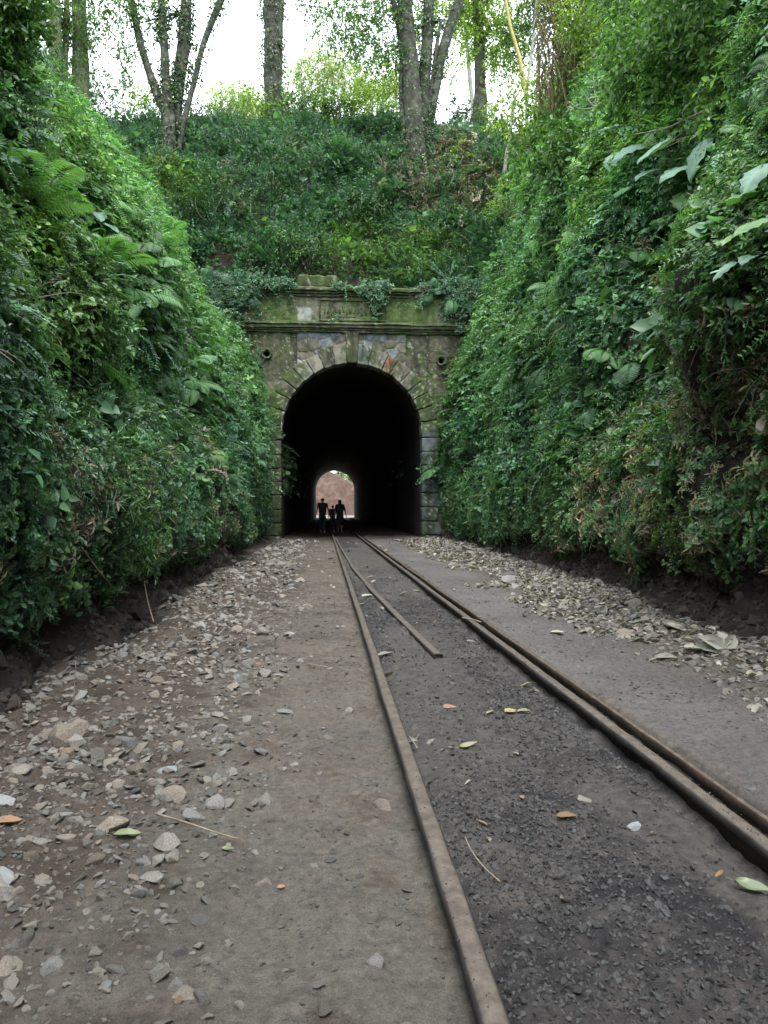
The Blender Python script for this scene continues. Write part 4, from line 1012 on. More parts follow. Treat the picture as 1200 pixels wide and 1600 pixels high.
# ------------------------------------------------------------------ trees
def crown_mesh(mb, blobs, leaf, per_m3=0, hang=.3):
    """blobs: (centre, radii, twigs); every twig carries a dozen leaves"""
    for c, rad, nt_ in blobs:
        c = np.array(c); rad = np.broadcast_to(np.array(rad, float), (3,))
        d = rdir(nt_); rr_ = rng.random(nt_) ** .45
        nzz = fbm(d[:, 0] * 1.6 + c[0], d[:, 1] * 1.6 + c[1], d[:, 2] * 1.6 + c[2], 3, 401)
        nzz = nzz * 1.2; tp = c + d * rad * (rr_ * (1 + .4 * nzz))[:, None]
        keep = fbm(tp[:, 0] * .9, tp[:, 1] * .9, tp[:, 2] * .9, 3, 402) > -.35; tp = tp[keep]; d = d[keep]
        k = 11; ax = norm(d + rng.normal(0, .5, d.shape) - np.array([0, 0, hang]))
        L = leaf * 4.5
        tt = np.tile(np.linspace(0, 1, k), len(tp)); P = np.repeat(tp, k, 0) + np.repeat(ax, k, 0) * (tt * L)[:, None]
        P[:, 2] -= tt ** 2 * L * .3
        A = np.repeat(ax, k, 0) * .5 + rng.normal(0, .75, P.shape); A[:, 2] -= .25
        add_leaves(mb, P, A, np.array([0, 0, 1.0]) + rng.normal(0, .5, P.shape), leaf * rng.uniform(.7, 1.25, len(P)), leaf * .48 * rng.uniform(.8, 1.2, len(P)))
def tree(name, label, cat, limbs, blobs, bark, leafm, leaf=.13, ivy=None, group=None, sides=12, hang=.3):
    """limbs: list of (points, radii); first is the trunk"""
    b0 = Vector(limbs[0][0][0]); fixed = []
    for P, r_ in limbs:                                     # trunks reach down into the soil
        P = [tuple(q) for q in P]; r_ = list(r_); p_ = Vector(P[0])
        if 3 < p_.y < 100 and (Vector((p_.x, p_.y, 0)) - Vector((b0.x, b0.y, 0))).length < 1.3 and abs(p_.z - b0.z) < 1.2:
            zt = drop(p_.x, p_.y)
            if p_.z > zt - .3: P = [(p_.x, p_.y, zt - .5)] + P; r_ = [r_[0] * 1.1] + r_
        fixed.append((P, r_))
    limbs = fixed; base = Vector(limbs[0][0][0]); o = empty(name, base, label, cat, group)
    mb = MB(); tube(mb, limbs[0][0], limbs[0][1], sides, .16, 5, step=.25); mb.obj('trunk', bark, o)
    for k, (P, r_) in enumerate(limbs[1:]):
        mb = MB(); tube(mb, P, r_, max(6, sides - 3), .14, k, step=.25); mb.obj('limb', bark, o)
    if blobs:
        mb = MB(); crown_mesh(mb, blobs, leaf, hang=hang)
        # twigs that tie the leaf masses to the limbs
        tips = [np.array(P[-1]) for P, _ in limbs]
        for c, rad, _ in blobs:
            t0 = min(tips, key=lambda q: np.linalg.norm(q - np.array(c)))
            for q in range(3):
                e = np.array(c) + rdir(1)[0] * np.array(rad) * .6; m_ = (t0 + e) / 2 + rng.normal(0, .3, 3)
                tube(mb, [t0, m_, e], [.02, .014, .006], 5, step=.4, lv=.1)
        mb.obj('crown', leafm, o)
    if ivy:
        mb = MB()
        for (P, rr_, n_, sz) in ivy:
            P = np.array(P, float); d = np.r_[0, np.cumsum(np.linalg.norm(np.diff(P, axis=0), axis=1))]; t = rng.uniform(0, d[-1], n_)
            cl = np.sin(t * 2.1 + 1) + np.sin(t * 5.3); t = t[cl > -.9]; n2 = len(t)
            C_ = np.stack([np.interp(t, d, P[:, k]) for k in range(3)], 1); dd = rdir(n2, -20, 20)
            q = C_ + dd * (rr_ * rng.uniform(.9, 1.6, n2))[:, None]
            add_leaves(mb, q, dd * .6 + np.array([0, 0, -.6]) + rng.normal(0, .4, dd.shape), dd + np.array([0, 0, .4]), sz * rng.uniform(.6, 1.2, n2), sz * .6)
        mb.obj('ivy', M_ivy, o)
    return o
def P3(lst, y): return [tuple(at_y(a, b, y + (c if len(q) > 2 else 0))) for q in lst for a, b, c in [tuple(q) + (0,) * (3 - len(q))]]
def rp(ws, y): return [w_ / 1200 * y / 2 for w_ in ws]
def B(px, py, y, rpx, n, rz=1.0): n = int(n * (2.0 if py > -30 else 1)); c = at_y(px, py, y); r_ = rpx / 1200 * y; return (tuple(c), (r_, r_, r_ * rz), n)

# left many-stemmed tree
y1 = on_bank(263, 252)[0].y
A_ = P3([(262, 262), (264, 215), (264, 175), (259, 130), (256, 60), (252, 0), (250, -90), (245, -190)], y1)
Bq = P3([(264, 185), (247, 150), (232, 110), (216, 55), (205, 0), (190, -90)], y1)
Cq = P3([(276, 258), (280, 215), (276, 170), (283, 120), (290, 60), (291, 0), (300, -110), (310, -200)], y1 + .3)
Dq = P3([(274, 145), (277, 100), (283, 50), (282, 20)], y1 + .2)
Eq = P3([(278, 240), (287, 190), (303, 130), (318, 65), (345, 0), (375, -80)], y1 + .1)
tree('ivy_covered_tree', 'tree of several thin spreading ivy-clad stems rising at the left of the hillside', 'tree',
     [(A_, rp([24, 22, 17, 13, 12, 11, 9, 5], y1)), (Bq, rp([16, 14, 12, 11, 11, 7], y1)), (Cq, rp([20, 18, 15, 15, 17, 17, 12, 7], y1)), (Dq, rp([9, 9, 8, 6], y1)), (Eq, rp([10, 9, 8, 9, 11, 7], y1))],
     [B(170, -150, y1, 110, 260), B(120, 30, y1, 30, 36), B(280, -200, y1, 120, 280), B(400, -170, y1, 90, 200), B(165, 45, y1, 36, 36), B(190, 95, y1, 22, 16), B(150, 5, y1, 42, 46), B(215, -10, y1, 36, 22), B(150, 90, y1, 30, 30), B(345, -20, y1, 30, 30), B(185, 20, y1, 34, 40), B(240, 30, y1, 20, 12)], M_bark, M_treeleaf, .14,
     ivy=[(A_[:6], .22, 1300, .14), (Cq[:6], .24, 1500, .14), (Dq, .13, 300, .12), (Eq[2:5], .22, 400, .13), (Bq[:5], .16, 400, .12)])
y2 = 37.2
T2 = P3([(428, 190), (428, 150), (427, 90), (427, 30), (428, -40), (430, -180), (432, -260)], y2)
tree('ivy_covered_tree', 'single straight thick trunk on the crest with thin vines hanging on its left', 'tree',
     [(T2, rp([32, 29, 27, 31, 30, 24, 14], y2)), (P3([(428, -60), (400, -140), (370, -200)], y2), rp([14, 10, 6], y2)), (P3([(430, -80), (470, -150), (500, -210)], y2), rp([14, 10, 6], y2))],
     [B(430, -240, y2, 110, 260), B(350, -220, y2, 80, 160), B(510, -230, y2, 90, 160)], M_bark, M_treeleaf, .14,
     ivy=[(P3([(413, -10), (412, 60), (411, 125)], y2), .16, 260, .11), (T2[:5], .46, 1600, .15)])
y3 = on_bank(648, 232)[0].y
F1 = P3([(650, 242), (648, 200), (643, 130), (636, 60), (632, 0), (628, -90), (620, -200)], y3)
F2 = P3([(662, 232), (660, 180), (664, 110), (669, 50), (670, 0), (672, -100), (680, -190)], y3 + .2)
F3 = P3([(664, 215), (676, 160), (687, 100), (701, 50), (716, 5), (745, -90), (770, -170)], y3 + .3)
F4 = P3([(632, 200), (626, 150), (628, 80), (620, 20), (606, -20), (590, -80)], y3 + .1)
F5 = P3([(668, 180), (676, 120), (684, 60), (690, 30)], y3 + .1)
tree('ivy_covered_tree', 'big multi-stemmed tree on the slope right above the tunnel arch', 'tree',
     [(F1, rp([33, 30, 27, 26, 24, 20, 11], y3)), (F2, rp([24, 21, 19, 18, 17, 13, 8], y3)), (F3, rp([20, 16, 16, 16, 16, 12, 7], y3)), (F4, rp([9, 8, 8, 10, 8, 5], y3)), (F5, rp([7, 6, 6, 5], y3))],
     [B(560, -60, y3, 75, 170), B(535, 15, y3, 46, 90), B(590, 45, y3, 42, 90), B(550, 60, y3, 30, 30), B(575, 95, y3, 30, 34), B(512, 45, y3, 22, 20), B(495, -10, y3, 32, 36), B(610, 75, y3, 26, 34), B(620, -170, y3, 130, 280), B(720, -160, y3, 110, 240), B(600, 0, y3, 30, 30)],
     M_bark, M_treeleaf, .13, ivy=[(F1[:6], .42, 1100, .14), (F2[:6], .3, 1500, .14), (F3[:5], .24, 700, .13), (F4[:5], .12, 300, .11)])
y4 = 37.8
T4 = P3([(750, 175), (750, 140), (749, 80), (747, 20), (745, -60), (742, -170)], y4)
tree('tree', 'dark straight trunk with bright green leaves standing on the crest right of the big tree', 'tree',
     [(T4, rp([22, 19, 17, 17, 15, 9], y4)), (P3([(747, 20), (775, -20), (800, -60)], y4), rp([8, 6, 4], y4))],
     [B(770, 60, y4, 52, 170), B(715, 50, y4, 36, 70), B(690, 20, y4, 26, 30), B(705, 110, y4, 18, 14), B(650, 40, y4, 24, 30), B(800, 90, y4, 30, 50), B(725, 0, y4, 36, 60), B(800, 40, y4, 34, 60), B(740, -10, y4, 60, 120), B(800, 10, y4, 50, 90), B(760, -130, y4, 110, 200), B(780, 128, y4, 16, 10)], M_bark, M_leafY, .15)
y5 = 45
tree('sapling', 'thin pale slanting trunk standing behind the crest between the two dark trees', 'tree',
     [(P3([(739, 172), (734, 120), (728, 60), (724, 20)], y5), rp([7, 7, 6, 4], y5))], [B(722, 45, y5, 28, 24), B(735, 85, y5, 18, 10)], M_barkP, M_leafY, .16, sides=8)
# far left trunks
for k, (a, b, w_, lb) in enumerate((((86, 75), (84, -10), 17, 'slim dark trunk at the top left, leftmost of the trio'), ((101, 80), (104, -10), 9, 'thinnest trunk at the top left, between two thicker ones'), ((126, 110), (122, -10), 22, 'thick dark trunk at the top left, rightmost of the trio'))):
    yy = 30 + k * .6; x2 = b[0] + (b[0] - a[0]) * 1.2
    tree('tree', lb, 'tree', [(P3([a, ((a[0] + b[0]) / 2 + 2, (a[1] + b[1]) / 2), b, (x2, -170)], yy), rp([w_ * 1.15, w_, w_, w_ * .6], yy))],
         [B(60 + 20 * k, -150, yy, 85, 150), B(30 + k * 15, 10 + 8 * k, yy, 34, 40)] + ([B(60, 20, yy, 30, 30)] if k == 0 else []), M_barkG, M_leafD if k != 1 else M_treeleaf, .15, ivy=[(P3([a, b], yy), w_ / 2400 * yy * 1.2, 220, .12)], sides=9)
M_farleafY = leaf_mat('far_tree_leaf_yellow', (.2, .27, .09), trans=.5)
# trees far beyond the crest, their haze painted as pale leaf colour
yf = 72
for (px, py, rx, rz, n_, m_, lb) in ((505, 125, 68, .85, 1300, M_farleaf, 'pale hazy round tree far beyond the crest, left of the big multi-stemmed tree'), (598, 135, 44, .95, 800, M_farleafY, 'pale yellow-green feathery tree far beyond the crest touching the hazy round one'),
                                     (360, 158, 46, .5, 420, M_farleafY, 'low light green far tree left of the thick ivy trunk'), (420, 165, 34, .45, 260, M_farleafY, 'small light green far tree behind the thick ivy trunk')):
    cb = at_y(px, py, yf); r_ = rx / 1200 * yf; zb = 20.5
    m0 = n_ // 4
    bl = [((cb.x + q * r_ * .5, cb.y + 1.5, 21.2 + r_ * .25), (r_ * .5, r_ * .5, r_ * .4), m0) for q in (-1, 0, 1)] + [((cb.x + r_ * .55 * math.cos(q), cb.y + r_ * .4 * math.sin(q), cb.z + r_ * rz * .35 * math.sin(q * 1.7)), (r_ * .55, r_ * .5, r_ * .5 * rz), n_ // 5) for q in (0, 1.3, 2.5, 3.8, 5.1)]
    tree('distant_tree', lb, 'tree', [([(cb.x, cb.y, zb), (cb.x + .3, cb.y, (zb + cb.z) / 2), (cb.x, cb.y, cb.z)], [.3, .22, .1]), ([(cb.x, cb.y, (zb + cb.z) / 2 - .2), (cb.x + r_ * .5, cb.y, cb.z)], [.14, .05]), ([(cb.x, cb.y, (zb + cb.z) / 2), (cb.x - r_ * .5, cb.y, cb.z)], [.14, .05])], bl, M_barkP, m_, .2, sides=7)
# shrubs along the crest
def shrub(px, py, rpx, lb, m_, n_=70, leaf=.11, rz=.7, off=0.0, name='shrub', shape=None, group=None, base=None):
    p, nn = on_bank(px, py); y = p.y; r_ = rpx / 1200 * y
    o = empty(name, p, lb, 'shrub', group)
    zt = drop(p.x, p.y)
    if zt > 16 and abs(p.y - 35.6) < .1: p.z = zt + r_ * .95
    elif zt > 3 and p.z > zt + r_ * .6: p.z = zt + r_ * .6
    if off: p = p + nn * off
    mb = MB(); nb = 6; ends = []
    b0 = np.array((p.x, p.y, min(p.z - r_ * .5, zt if zt > 3 else 99)))
    for q in range(nb):
        e = np.array(p) + rdir(1, -10, 80)[0] * r_ * np.array([.75, .75, rz]); tube(mb, [b0, (b0 + e) / 2 + rng.normal(0, .1 * r_, 3), e], [.022, .014, .005], 5, step=.2); ends.append(e)
    mb.obj('stem', M_twig, o)
    mb = MB(); crown_mesh(mb, [(tuple(e), (r_ * .5, r_ * .5, r_ * .42), max(8, n_ // nb)) for e in ends] + [(tuple(p), (r_ * .7, r_ * .7, r_ * .5 * rz), n_ // 3)], leaf, hang=.1)
    mb.obj('foliage', m_, o); return o
for a in ((575, 178, 34, 'bright yellow-green shrub on the crest left of the big multi-stemmed tree', M_leafY, 110), (610, 186, 24, 'yellow-green shrub touching the foot of the big multi-stemmed tree', M_leafY, 70),
          (395, 168, 34, 'light green shrub on the crest left of the thick ivy trunk', M_leafY, 90), (345, 172, 26, 'dark small-leaved shrub on the crest right of the thin stems', M_leafD, 70),
          (470, 184, 34, 'mid green low shrub on the crest right of the thick ivy trunk', M_leaf, 90), (225, 150, 34, 'pale green bushy shrub behind the many-stemmed tree', M_leafY, 100),
          (170, 165, 40, 'dark green shrub left of the many-stemmed tree', M_leaf, 110), (762, 160, 26, 'green shrub at the foot of the straight dark trunk', M_leaf, 80), (720, 178, 30, 'dark bushy shrub on the crest between the trees', M_leafD, 90),
          (60, 110, 60, 'dense dark shrub at the top left corner of the left bank', M_leafD, 420), (10, 60, 60, 'overhanging dark shrub at the top left edge of the frame', M_leaf, 420),
          (535, 195, 28, 'small green shrub in the middle of the crest', M_leaf, 70), (500, 178, 24, 'low ragged shrub on the crest between the hazy far tree and the middle shrub', M_leaf, 70),
          (540, 172, 34, 'light green ragged shrub on the crest under the hazy far tree', M_leafY, 90), (130, 120, 40, 'dark leafy shrub at the foot of the three trunks at the top left', M_leaf, 160), (280, 178, 30, 'green shrub on the crest against the sky right of the many-stemmed tree', M_leaf, 80),
          (310, 190, 26, 'low dark shrub just right of the many-stemmed tree', M_leafD, 70), (430, 176, 22, 'leafy clump around the foot of the thick ivy trunk', M_leaf, 60), (790, 172, 22, 'ragged green shrub where the crest meets the right bank', M_leaf, 60),
          (330, 330, 46, 'dark bushy shrub midway up the hillside on the left', M_leafD, 160), (430, 300, 40, 'rounded dark green shrub midway up the hillside', M_leafD, 130), (560, 330, 44, 'wide dark green shrub in the middle of the hillside', M_leafD, 150),
          (740, 370, 44, 'dark shrub on the hillside beside the right bank', M_leafD, 140), (480, 400, 42, 'bushy green shrub just above the left part of the coping', M_leaf, 140), (600, 405, 44, 'bushy green shrub just above the middle of the coping', M_leaf, 140),
          (700, 410, 38, 'green shrub above the right end of the coping', M_leaf, 120), (400, 420, 34, 'dark shrub drooping over the left end of the coping', M_leafD, 120), (540, 250, 34, 'small dark shrub high on the hillside left of the big tree', M_leafD, 90)):
    shrub(*a[:5], n_=a[5], leaf=.055 if a[1] < 115 else (.12 if a[1] < 200 else .095))
# lime-green shrubs and right-hand trees on the right bank
shrub(845, 215, 62, 'yellow-green broad-leaved shrub leaning out from the right bank', M_leafY, 150, .13, 1.0, .5)
shrub(900, 265, 55, 'mid green shrub below the yellow-green broad-leaved one', M_leaf, 110, .12, .8, .4)
shrub(800, 330, 30, 'small lime shrub at the edge of the right bank above the portal', M_leafY, 50, .12, .8, .3)
shrub(690, 260, 24, 'small bright shrub on the hillside right of the big tree base', M_leaf, 40, .12)
shrub(715, 245, 22, 'pale green sprouting shrub just below the crest on the right', M_leafY, 30, .12)
M_leafT = leaf_mat('overhanging_leaf', (.085, .165, .06), trans=.4)
def rt(px, py, lb, trunk, blobs, bark, lm, leaf, yoff=0.0, thick=1.0):
    p, _ = on_bank(px, py); y = p.y + yoff
    L = P3(trunk, y); L[0] = (L[0][0], L[0][1], L[0][2] - .2)
    w_ = [q * thick for q in [.16, .13, .11, .09, .06][:len(trunk)]]
    tree('tree', lb, 'tree', [(L, w_)], [B(a, b, y + c, r_, n_) for a, b, c, r_, n_ in blobs], bark, lm, leaf, sides=10)
rt(1010, 150, 'dense dark green tree overhanging the top right of the cutting', [(1010, 160), (1020, 80), (1030, 0), (1060, -120)], [(1010, 60, 0, 55, 110), (1080, 40, -1, 70, 170), (1150, 90, -1.5, 70, 220), (1060, 130, -.5, 50, 130), (1150, 0, -1, 100, 320), (1000, -20, .5, 60, 120)], M_bark, M_leafT, .09)
rt(1150, 170, 'leafy tree at the right edge of the frame near the top', [(1170, 190), (1180, 90), (1190, -20), (1200, -160)], [(1190, 100, 0, 60, 200), (1150, 160, 0, 42, 120), (1210, 20, 0, 90, 260), (1100, -60, 0, 100, 260)], M_bark, M_leafT, .09)
rt(930, 130, 'bright green leafy young tree hanging over the dry canes', [(935, 150), (925, 80), (915, 0), (905, -120)], [(905, 25, -.5, 24, 60), (925, 75, -.6, 16, 30), (900, -70, 0, 80, 200)], M_barkG, M_leafY, .1)
rt(815, 120, 'thin pale-stemmed tree behind the yellow canes', [(822, 150), (832, 70), (838, 0), (845, -100)], [(835, -20, .4, 38, 70), (815, 60, .8, 28, 36), (860, -60, 0, 70, 150), (855, 30, 1.8, 42, 150), (870, 100, 1.8, 40, 150), (905, 50, 1.8, 45, 150)], M_barkP, M_leafD, .12, thick=.4)
# colour of the withered canes
M_canes = surf_mat('withered_cane', [(.09, .07, .035), (.22, .17, .08)], 5, .8, .004, 30)
# dry cane clump
p, _ = on_bank(900, 185); yc = p.y - .6
o = empty('dry_cane_clump', p, 'clump of brown withered palms and canes under the trees at the top right', 'cane clump')
mb = MB()
for k in range(16):
    a = rng.uniform(845, 975); b = at_y(a, rng.uniform(150, 195), yc + rng.uniform(-.4, .8)); e = at_y(a + rng.normal(-8, 26), rng.uniform(-60, 60), yc + rng.uniform(-.5, 1))
    m_ = (np.array(b) + np.array(e)) / 2 + rng.normal(0, .15, 3); tube(mb, [tuple(b), m_, tuple(e)], [.022, .018, .009], 6, step=.25)
mb.obj('cane', M_canes, o)
mb = MB(); n_ = 3000; cc = np.array([tuple(at_y(rng.uniform(838, 990), rng.uniform(-30, 165), yc + rng.uniform(.1, 1.2))) for _ in range(n_)])
add_leaves(mb, cc, np.array([0, 0, -1.0]) + rng.normal(0, .35, (n_, 3)), rng.normal(0, 1, (n_, 3)), rng.uniform(.2, .55, n_), .016, shape='long', droop=.3)
mb.obj('withered_frond', leaf_mat('withered_frond', (.13, .115, .05), trans=.2, rough=.8), o)
mb = MB(); 
# leaning canes and poles
def pole(pts, wpx, name, lb, cat, mat, off=.3):
    p, nn = on_bank(*pts[-1]); y = p.y; P = P3(pts, y); P[-1] = tuple(np.array(P[-1]) + np.array([0, .15, -.1])); n_ = len(P)
    stick(name, P, [wpx / 2400 * y * q for q in np.linspace(.7, 1.1, n_)], lb, cat, mat, rough=.05)
pole([(780, -60), (797, 40), (812, 90), (824, 148)], 6, 'cane', 'thick yellow cane leaning left above the right bank', 'cane', M_bamboo)
pole([(842, -20), (836, 40), (828, 100), (822, 150)], 4, 'cane', 'slender grey-green cane crossing behind the yellow one', 'cane', M_barkP)
pole([(805, 150), (799, 190), (793, 235), (786, 285)], 7, 'pole', 'pale bare sapling stem standing at the edge of the right bank', 'stem', M_barkP)
pole([(898, 0), (870, 20), (845, 45), (832, 70)], 4, 'cane', 'thin arched cane bending right over the yellow one', 'cane', M_twig)
pole([(862, 60), (880, 110), (893, 170)], 5, 'cane', 'short yellow cane in front of the withered palms', 'cane', M_bamboo)
# dead branching shrub
p, nn = on_bank(942, 232); yb = p.y - .5
o = empty('dead_tree', p, 'leafless lichen-grey small dead tree with forked branches on the upper right bank', 'dead tree')
def dstick(nm, pts, w0, w1): mb = MB(); tube(mb, P3(pts, yb), np.linspace(w0, w1, len(pts)), 7, .15, step=.06); return mb.obj(nm, M_barkP, o)
dstick('trunk', [(944, 245), (940, 215), (938, 190), (933, 172)], .085, .045)
for pts in ([(934, 175), (918, 155), (908, 138)], [(935, 180), (950, 150), (968, 138)], [(936, 185), (955, 172), (975, 150)], [(920, 155), (950, 148), (968, 138)], [(925, 170), (905, 172), (888, 158)], [(931, 170), (930, 150), (927, 120)]):
    dstick('branch', pts, .022, .008)
# ------------------------------------------------------------------ plants standing out on the banks
M_leafB = leaf_mat('broad_mid_green_leaf', (.1, .2, .07), trans=.3)
def soft_leaf(mb, p, ax, nr, L):
    ax = norm(np.asarray(ax, float)); sd = norm(np.cross(nr, ax)); nn = np.cross(ax, sd); k = 15
    u = np.linspace(0, 1, k); v = np.linspace(-1, 1, 11); U, Vv = np.meshgrid(u, v, indexing='ij')
    w_ = L * .5 * np.clip(np.sin(np.pi * U ** .62), 0, 1) ** .7 * (1 + .1 * np.sin(U * 22 + 2 * Vv)) * (1 - .12 * U)
    a_ = L * (U - .14 * np.abs(Vv) ** 1.5 * (1 - U)); ph = rng.random(3) * 6
    h = L * (-.42 * U ** 2 - .1 * Vv ** 2 + .1 * np.abs(Vv) ** .7 + .035 * np.sin(5 * U + 3 * Vv + ph[0]) + .02 * np.cos(U * 28) * np.abs(Vv))
    V = np.asarray(p)[None, None] + a_[..., None] * ax + (Vv * w_)[..., None] * sd + h[..., None] * nn
    mb.add(V.reshape(-1, 3), [grid_faces(k, 11)], lv=np.clip(.35 + .45 * rng.random() + .12 * (np.abs(Vv) < .12) - .1 * (np.abs(np.sin(U * 18 + np.abs(Vv) * 3)) < .25), 0, 1).ravel())
def broad_plant(base, leaves, lb, mat, off=.35, name='broad_leaf_plant'):
    p, nn = on_bank(*base); o = empty(name, p, lb, 'plant'); P0 = np.array(p)
    ms = MB(); ml = MB()
    for (px, py, lp) in leaves:
        q, n2 = on_bank(px, py); d = pxdir(px, py); yy = q.y - off; q = np.array(at_y(px, py, yy)); L = lp / 1200 * yy
        tube(ms, [P0, (P0 + q) / 2 + np.array([0, 0, .12 * L]), q], [.008, .006, .004], 5, step=.08, lv=.3)
        out_ = np.array([n2.x * .8, -.35, -.15]) + rng.normal(0, .25, 3)
        ml = MB(); soft_leaf(ml, q, out_, np.array([n2.x * .35, -.25, .9]) + rng.normal(0, .1, 3), L * .68)
        for a in ():                               # three-lobed blade
            ca, sa = math.cos(a), math.sin(a); ax = np.array([out_[0] * ca - out_[1] * sa, out_[0] * sa + out_[1] * ca, out_[2]])
            add_leaves(ml, q[None], ax[None], np.array([[n2.x * .35, -.25, .9]]) + rng.normal(0, .12, (1, 3)), L * (.62 if a else .8), L * .5, fold=.25, droop=.3, shape='heart', lv=np.array([.3 + .6 * rng.random()]))
        ml.obj('leaf', mat, o)
    ms.obj('stem', M_twig, o); return o
broad_plant((1090, 300), [(1000, 228, 75), (1045, 225, 80), (1100, 222, 90), (1075, 262, 85), (1150, 232, 95), (1190, 262, 85), (1020, 268, 60), (1140, 280, 70), (960, 240, 50)], 'large-leaved pale blue-green plant spreading over the upper right bank', M_leafP, .5)
broad_plant((1130, 350), [(1070, 300, 60), (1110, 330, 70), (1160, 310, 75), (1190, 345, 80), (1140, 372, 60), (1060, 345, 45)], 'large mid green leaved plant below the pale blue-green one at the right edge', M_leafB, .45)
broad_plant((1150, 440), [(1115, 405, 45), (1145, 412, 55), (1172, 400, 45), (1130, 425, 35)], 'small cluster of pale broad leaves at mid height on the right edge', M_leafP, .3)
broad_plant((945, 370), [(920, 328, 38), (942, 345, 34), (905, 340, 22)], 'pair of pale heart-shaped leaves on a stem in the right bank greenery', M_leafP, .3)
broad_plant((870, 480), [(850, 425, 30), (880, 432, 26), (840, 455, 34), (895, 470, 26)], 'pale leaves on thin red stalks midway up the right bank', M_leafP, .3)
broad_plant((790, 545), [(752, 540, 34), (775, 505, 32), (800, 500, 28), (735, 552, 24)], 'light green broad leaves hanging out beside the right end of the cornice', M_leafP, .3)
broad_plant((1100, 530), [(1088, 508, 44), (1075, 500, 20)], 'single pale forked leaf alone on the dark right bank', M_leafP, .3)
broad_plant((760, 610), [(735, 585, 30), (770, 575, 26), (790, 600, 30)], 'blue-green drooping leaves just right of the portal', M_leafP, .3)
broad_plant((130, 340), [(150, 330, 44), (120, 345, 34), (165, 350, 38), (140, 365, 30), (150, 285, 34)], 'pale blue-green broad leaved plant in the middle of the left bank', M_leafP, .35)
broad_plant((25, 290), [(10, 245, 50), (35, 240, 46), (20, 268, 50), (50, 262, 36)], 'pale blue-green broad leaved plant at the left edge of the frame', M_leafP, .4)
broad_plant((120, 300), [(92, 268, 34), (118, 270, 36), (120, 305, 28)], 'two yellow-green broad leaves on a stalk on the left bank', M_leafB, .35)
broad_plant((180, 410), [(150, 390, 36), (175, 388, 40), (200, 398, 30)], 'pale leaf cluster above the ferns on the left bank', M_leafP, .3)
broad_plant((690, 575), [(697, 555, 20), (690, 570, 16), (703, 566, 18)], 'small fern-like tuft growing from the right drain hole of the portal', M_fern, .1)
# ferns
FM = [fern_mb(7, 1.0, 22).mesh('frond', M_fern) for _ in range(3)]
for px, py, lpx, lb in ((35, 340, 110, 'large arching fern at the left edge of the left bank'), (150, 430, 90, 'bright fern in the middle of the left bank, left of its twin'), (190, 460, 85, 'bright fern in the middle of the left bank, right of its twin'),
                        (120, 548, 70, 'fern with one long flat frond on the left bank'), (235, 575, 75, 'fern above the dark hollow near the left side of the portal'), (285, 600, 60, 'fern hanging nearest the portal on the left bank'),
                        (245, 380, 60, 'fern just below the thin-stemmed tree'), (215, 520, 60, 'small fern between the two bright ones and the portal'), (330, 560, 55, 'fern at the edge of the left bank beside the drain hole'),
                        (900, 455, 70, 'pale fern midway up the right bank'), (870, 500, 55, 'small fern below the pale one on the right bank'), (960, 545, 60, 'fern low on the middle of the right bank'), (750, 570, 45, 'fern beside the right end of the portal'),
                        (1010, 400, 60, 'fern under the large pale leaves on the right bank')):
    p, nn = on_bank(px, py, .12); L = lpx / 1200 * p.y * .8
    o = empty('fern', p, lb, 'fern'); c = bpy.data.objects.new('frond', FM[rng.integers(3)]); COL.objects.link(c); c.parent = o
    o.scale = (L, L, L); o.rotation_euler = (rng.normal(0, .2) , nn.x * .6, rng.uniform(0, 6.28))
# hanging creepers and bare stems on the banks
def creeper(pts, w_, lb, off=.12, mat=None, name='bare_stem'):
    P = []
    for a, b in pts:
        q, n2 = on_bank(a, b, off + rng.uniform(0, .06)); P.append(tuple(q))
    stick(name, P, w_, lb, 'stem', mat or M_twig)
creeper([(200, 900), (207, 930), (206, 960), (203, 990)], .006, 'curved root hanging over the bare foot of the left bank', .18, name='hanging_root')
creeper([(15, 820), (20, 870), (35, 920), (52, 960)], .005, 'thin creeper stem hanging at the left edge of the left bank', .22)
creeper([(95, 820), (115, 850), (140, 888)], .006, 'straight bare stem slanting down over the lower left bank', .25)
creeper([(930, 600), (955, 560), (985, 500)], .009, 'straight pale stem slanting up across the right bank', .3)
creeper([(790, 432), (830, 415), (885, 400)], .014, 'horizontal bare branch across the middle of the right bank', .3)
creeper([(800, 365), (815, 400), (840, 430)], .01, 'bare branch crossing the horizontal one on the right bank', .3)
creeper([(1085, 510), (1100, 550), (1120, 600)], .007, 'stalk below the single pale forked leaf', .25)
creeper([(290, 470), (298, 440), (306, 418)], .01, 'short pale stick poking out of the left bank greenery', .35)
creeper([(1160, 200), (1100, 215), (1040, 232)], .01, 'long thin stem behind the large pale leaves', .5)
creeper([(945, 660), (965, 668), (985, 672)], .008, 'two looped twigs across the dark hollow in the right bank', .1)
creeper([(330, 165), (360, 155), (410, 168)], .03, 'dark fallen branch lying along the crest left of the thick trunk', .4)
creeper([(170, 155), (185, 145), (200, 142)], .02, 'pale fallen branch in the shrubs left of the many-stemmed tree', .5, M_barkP)

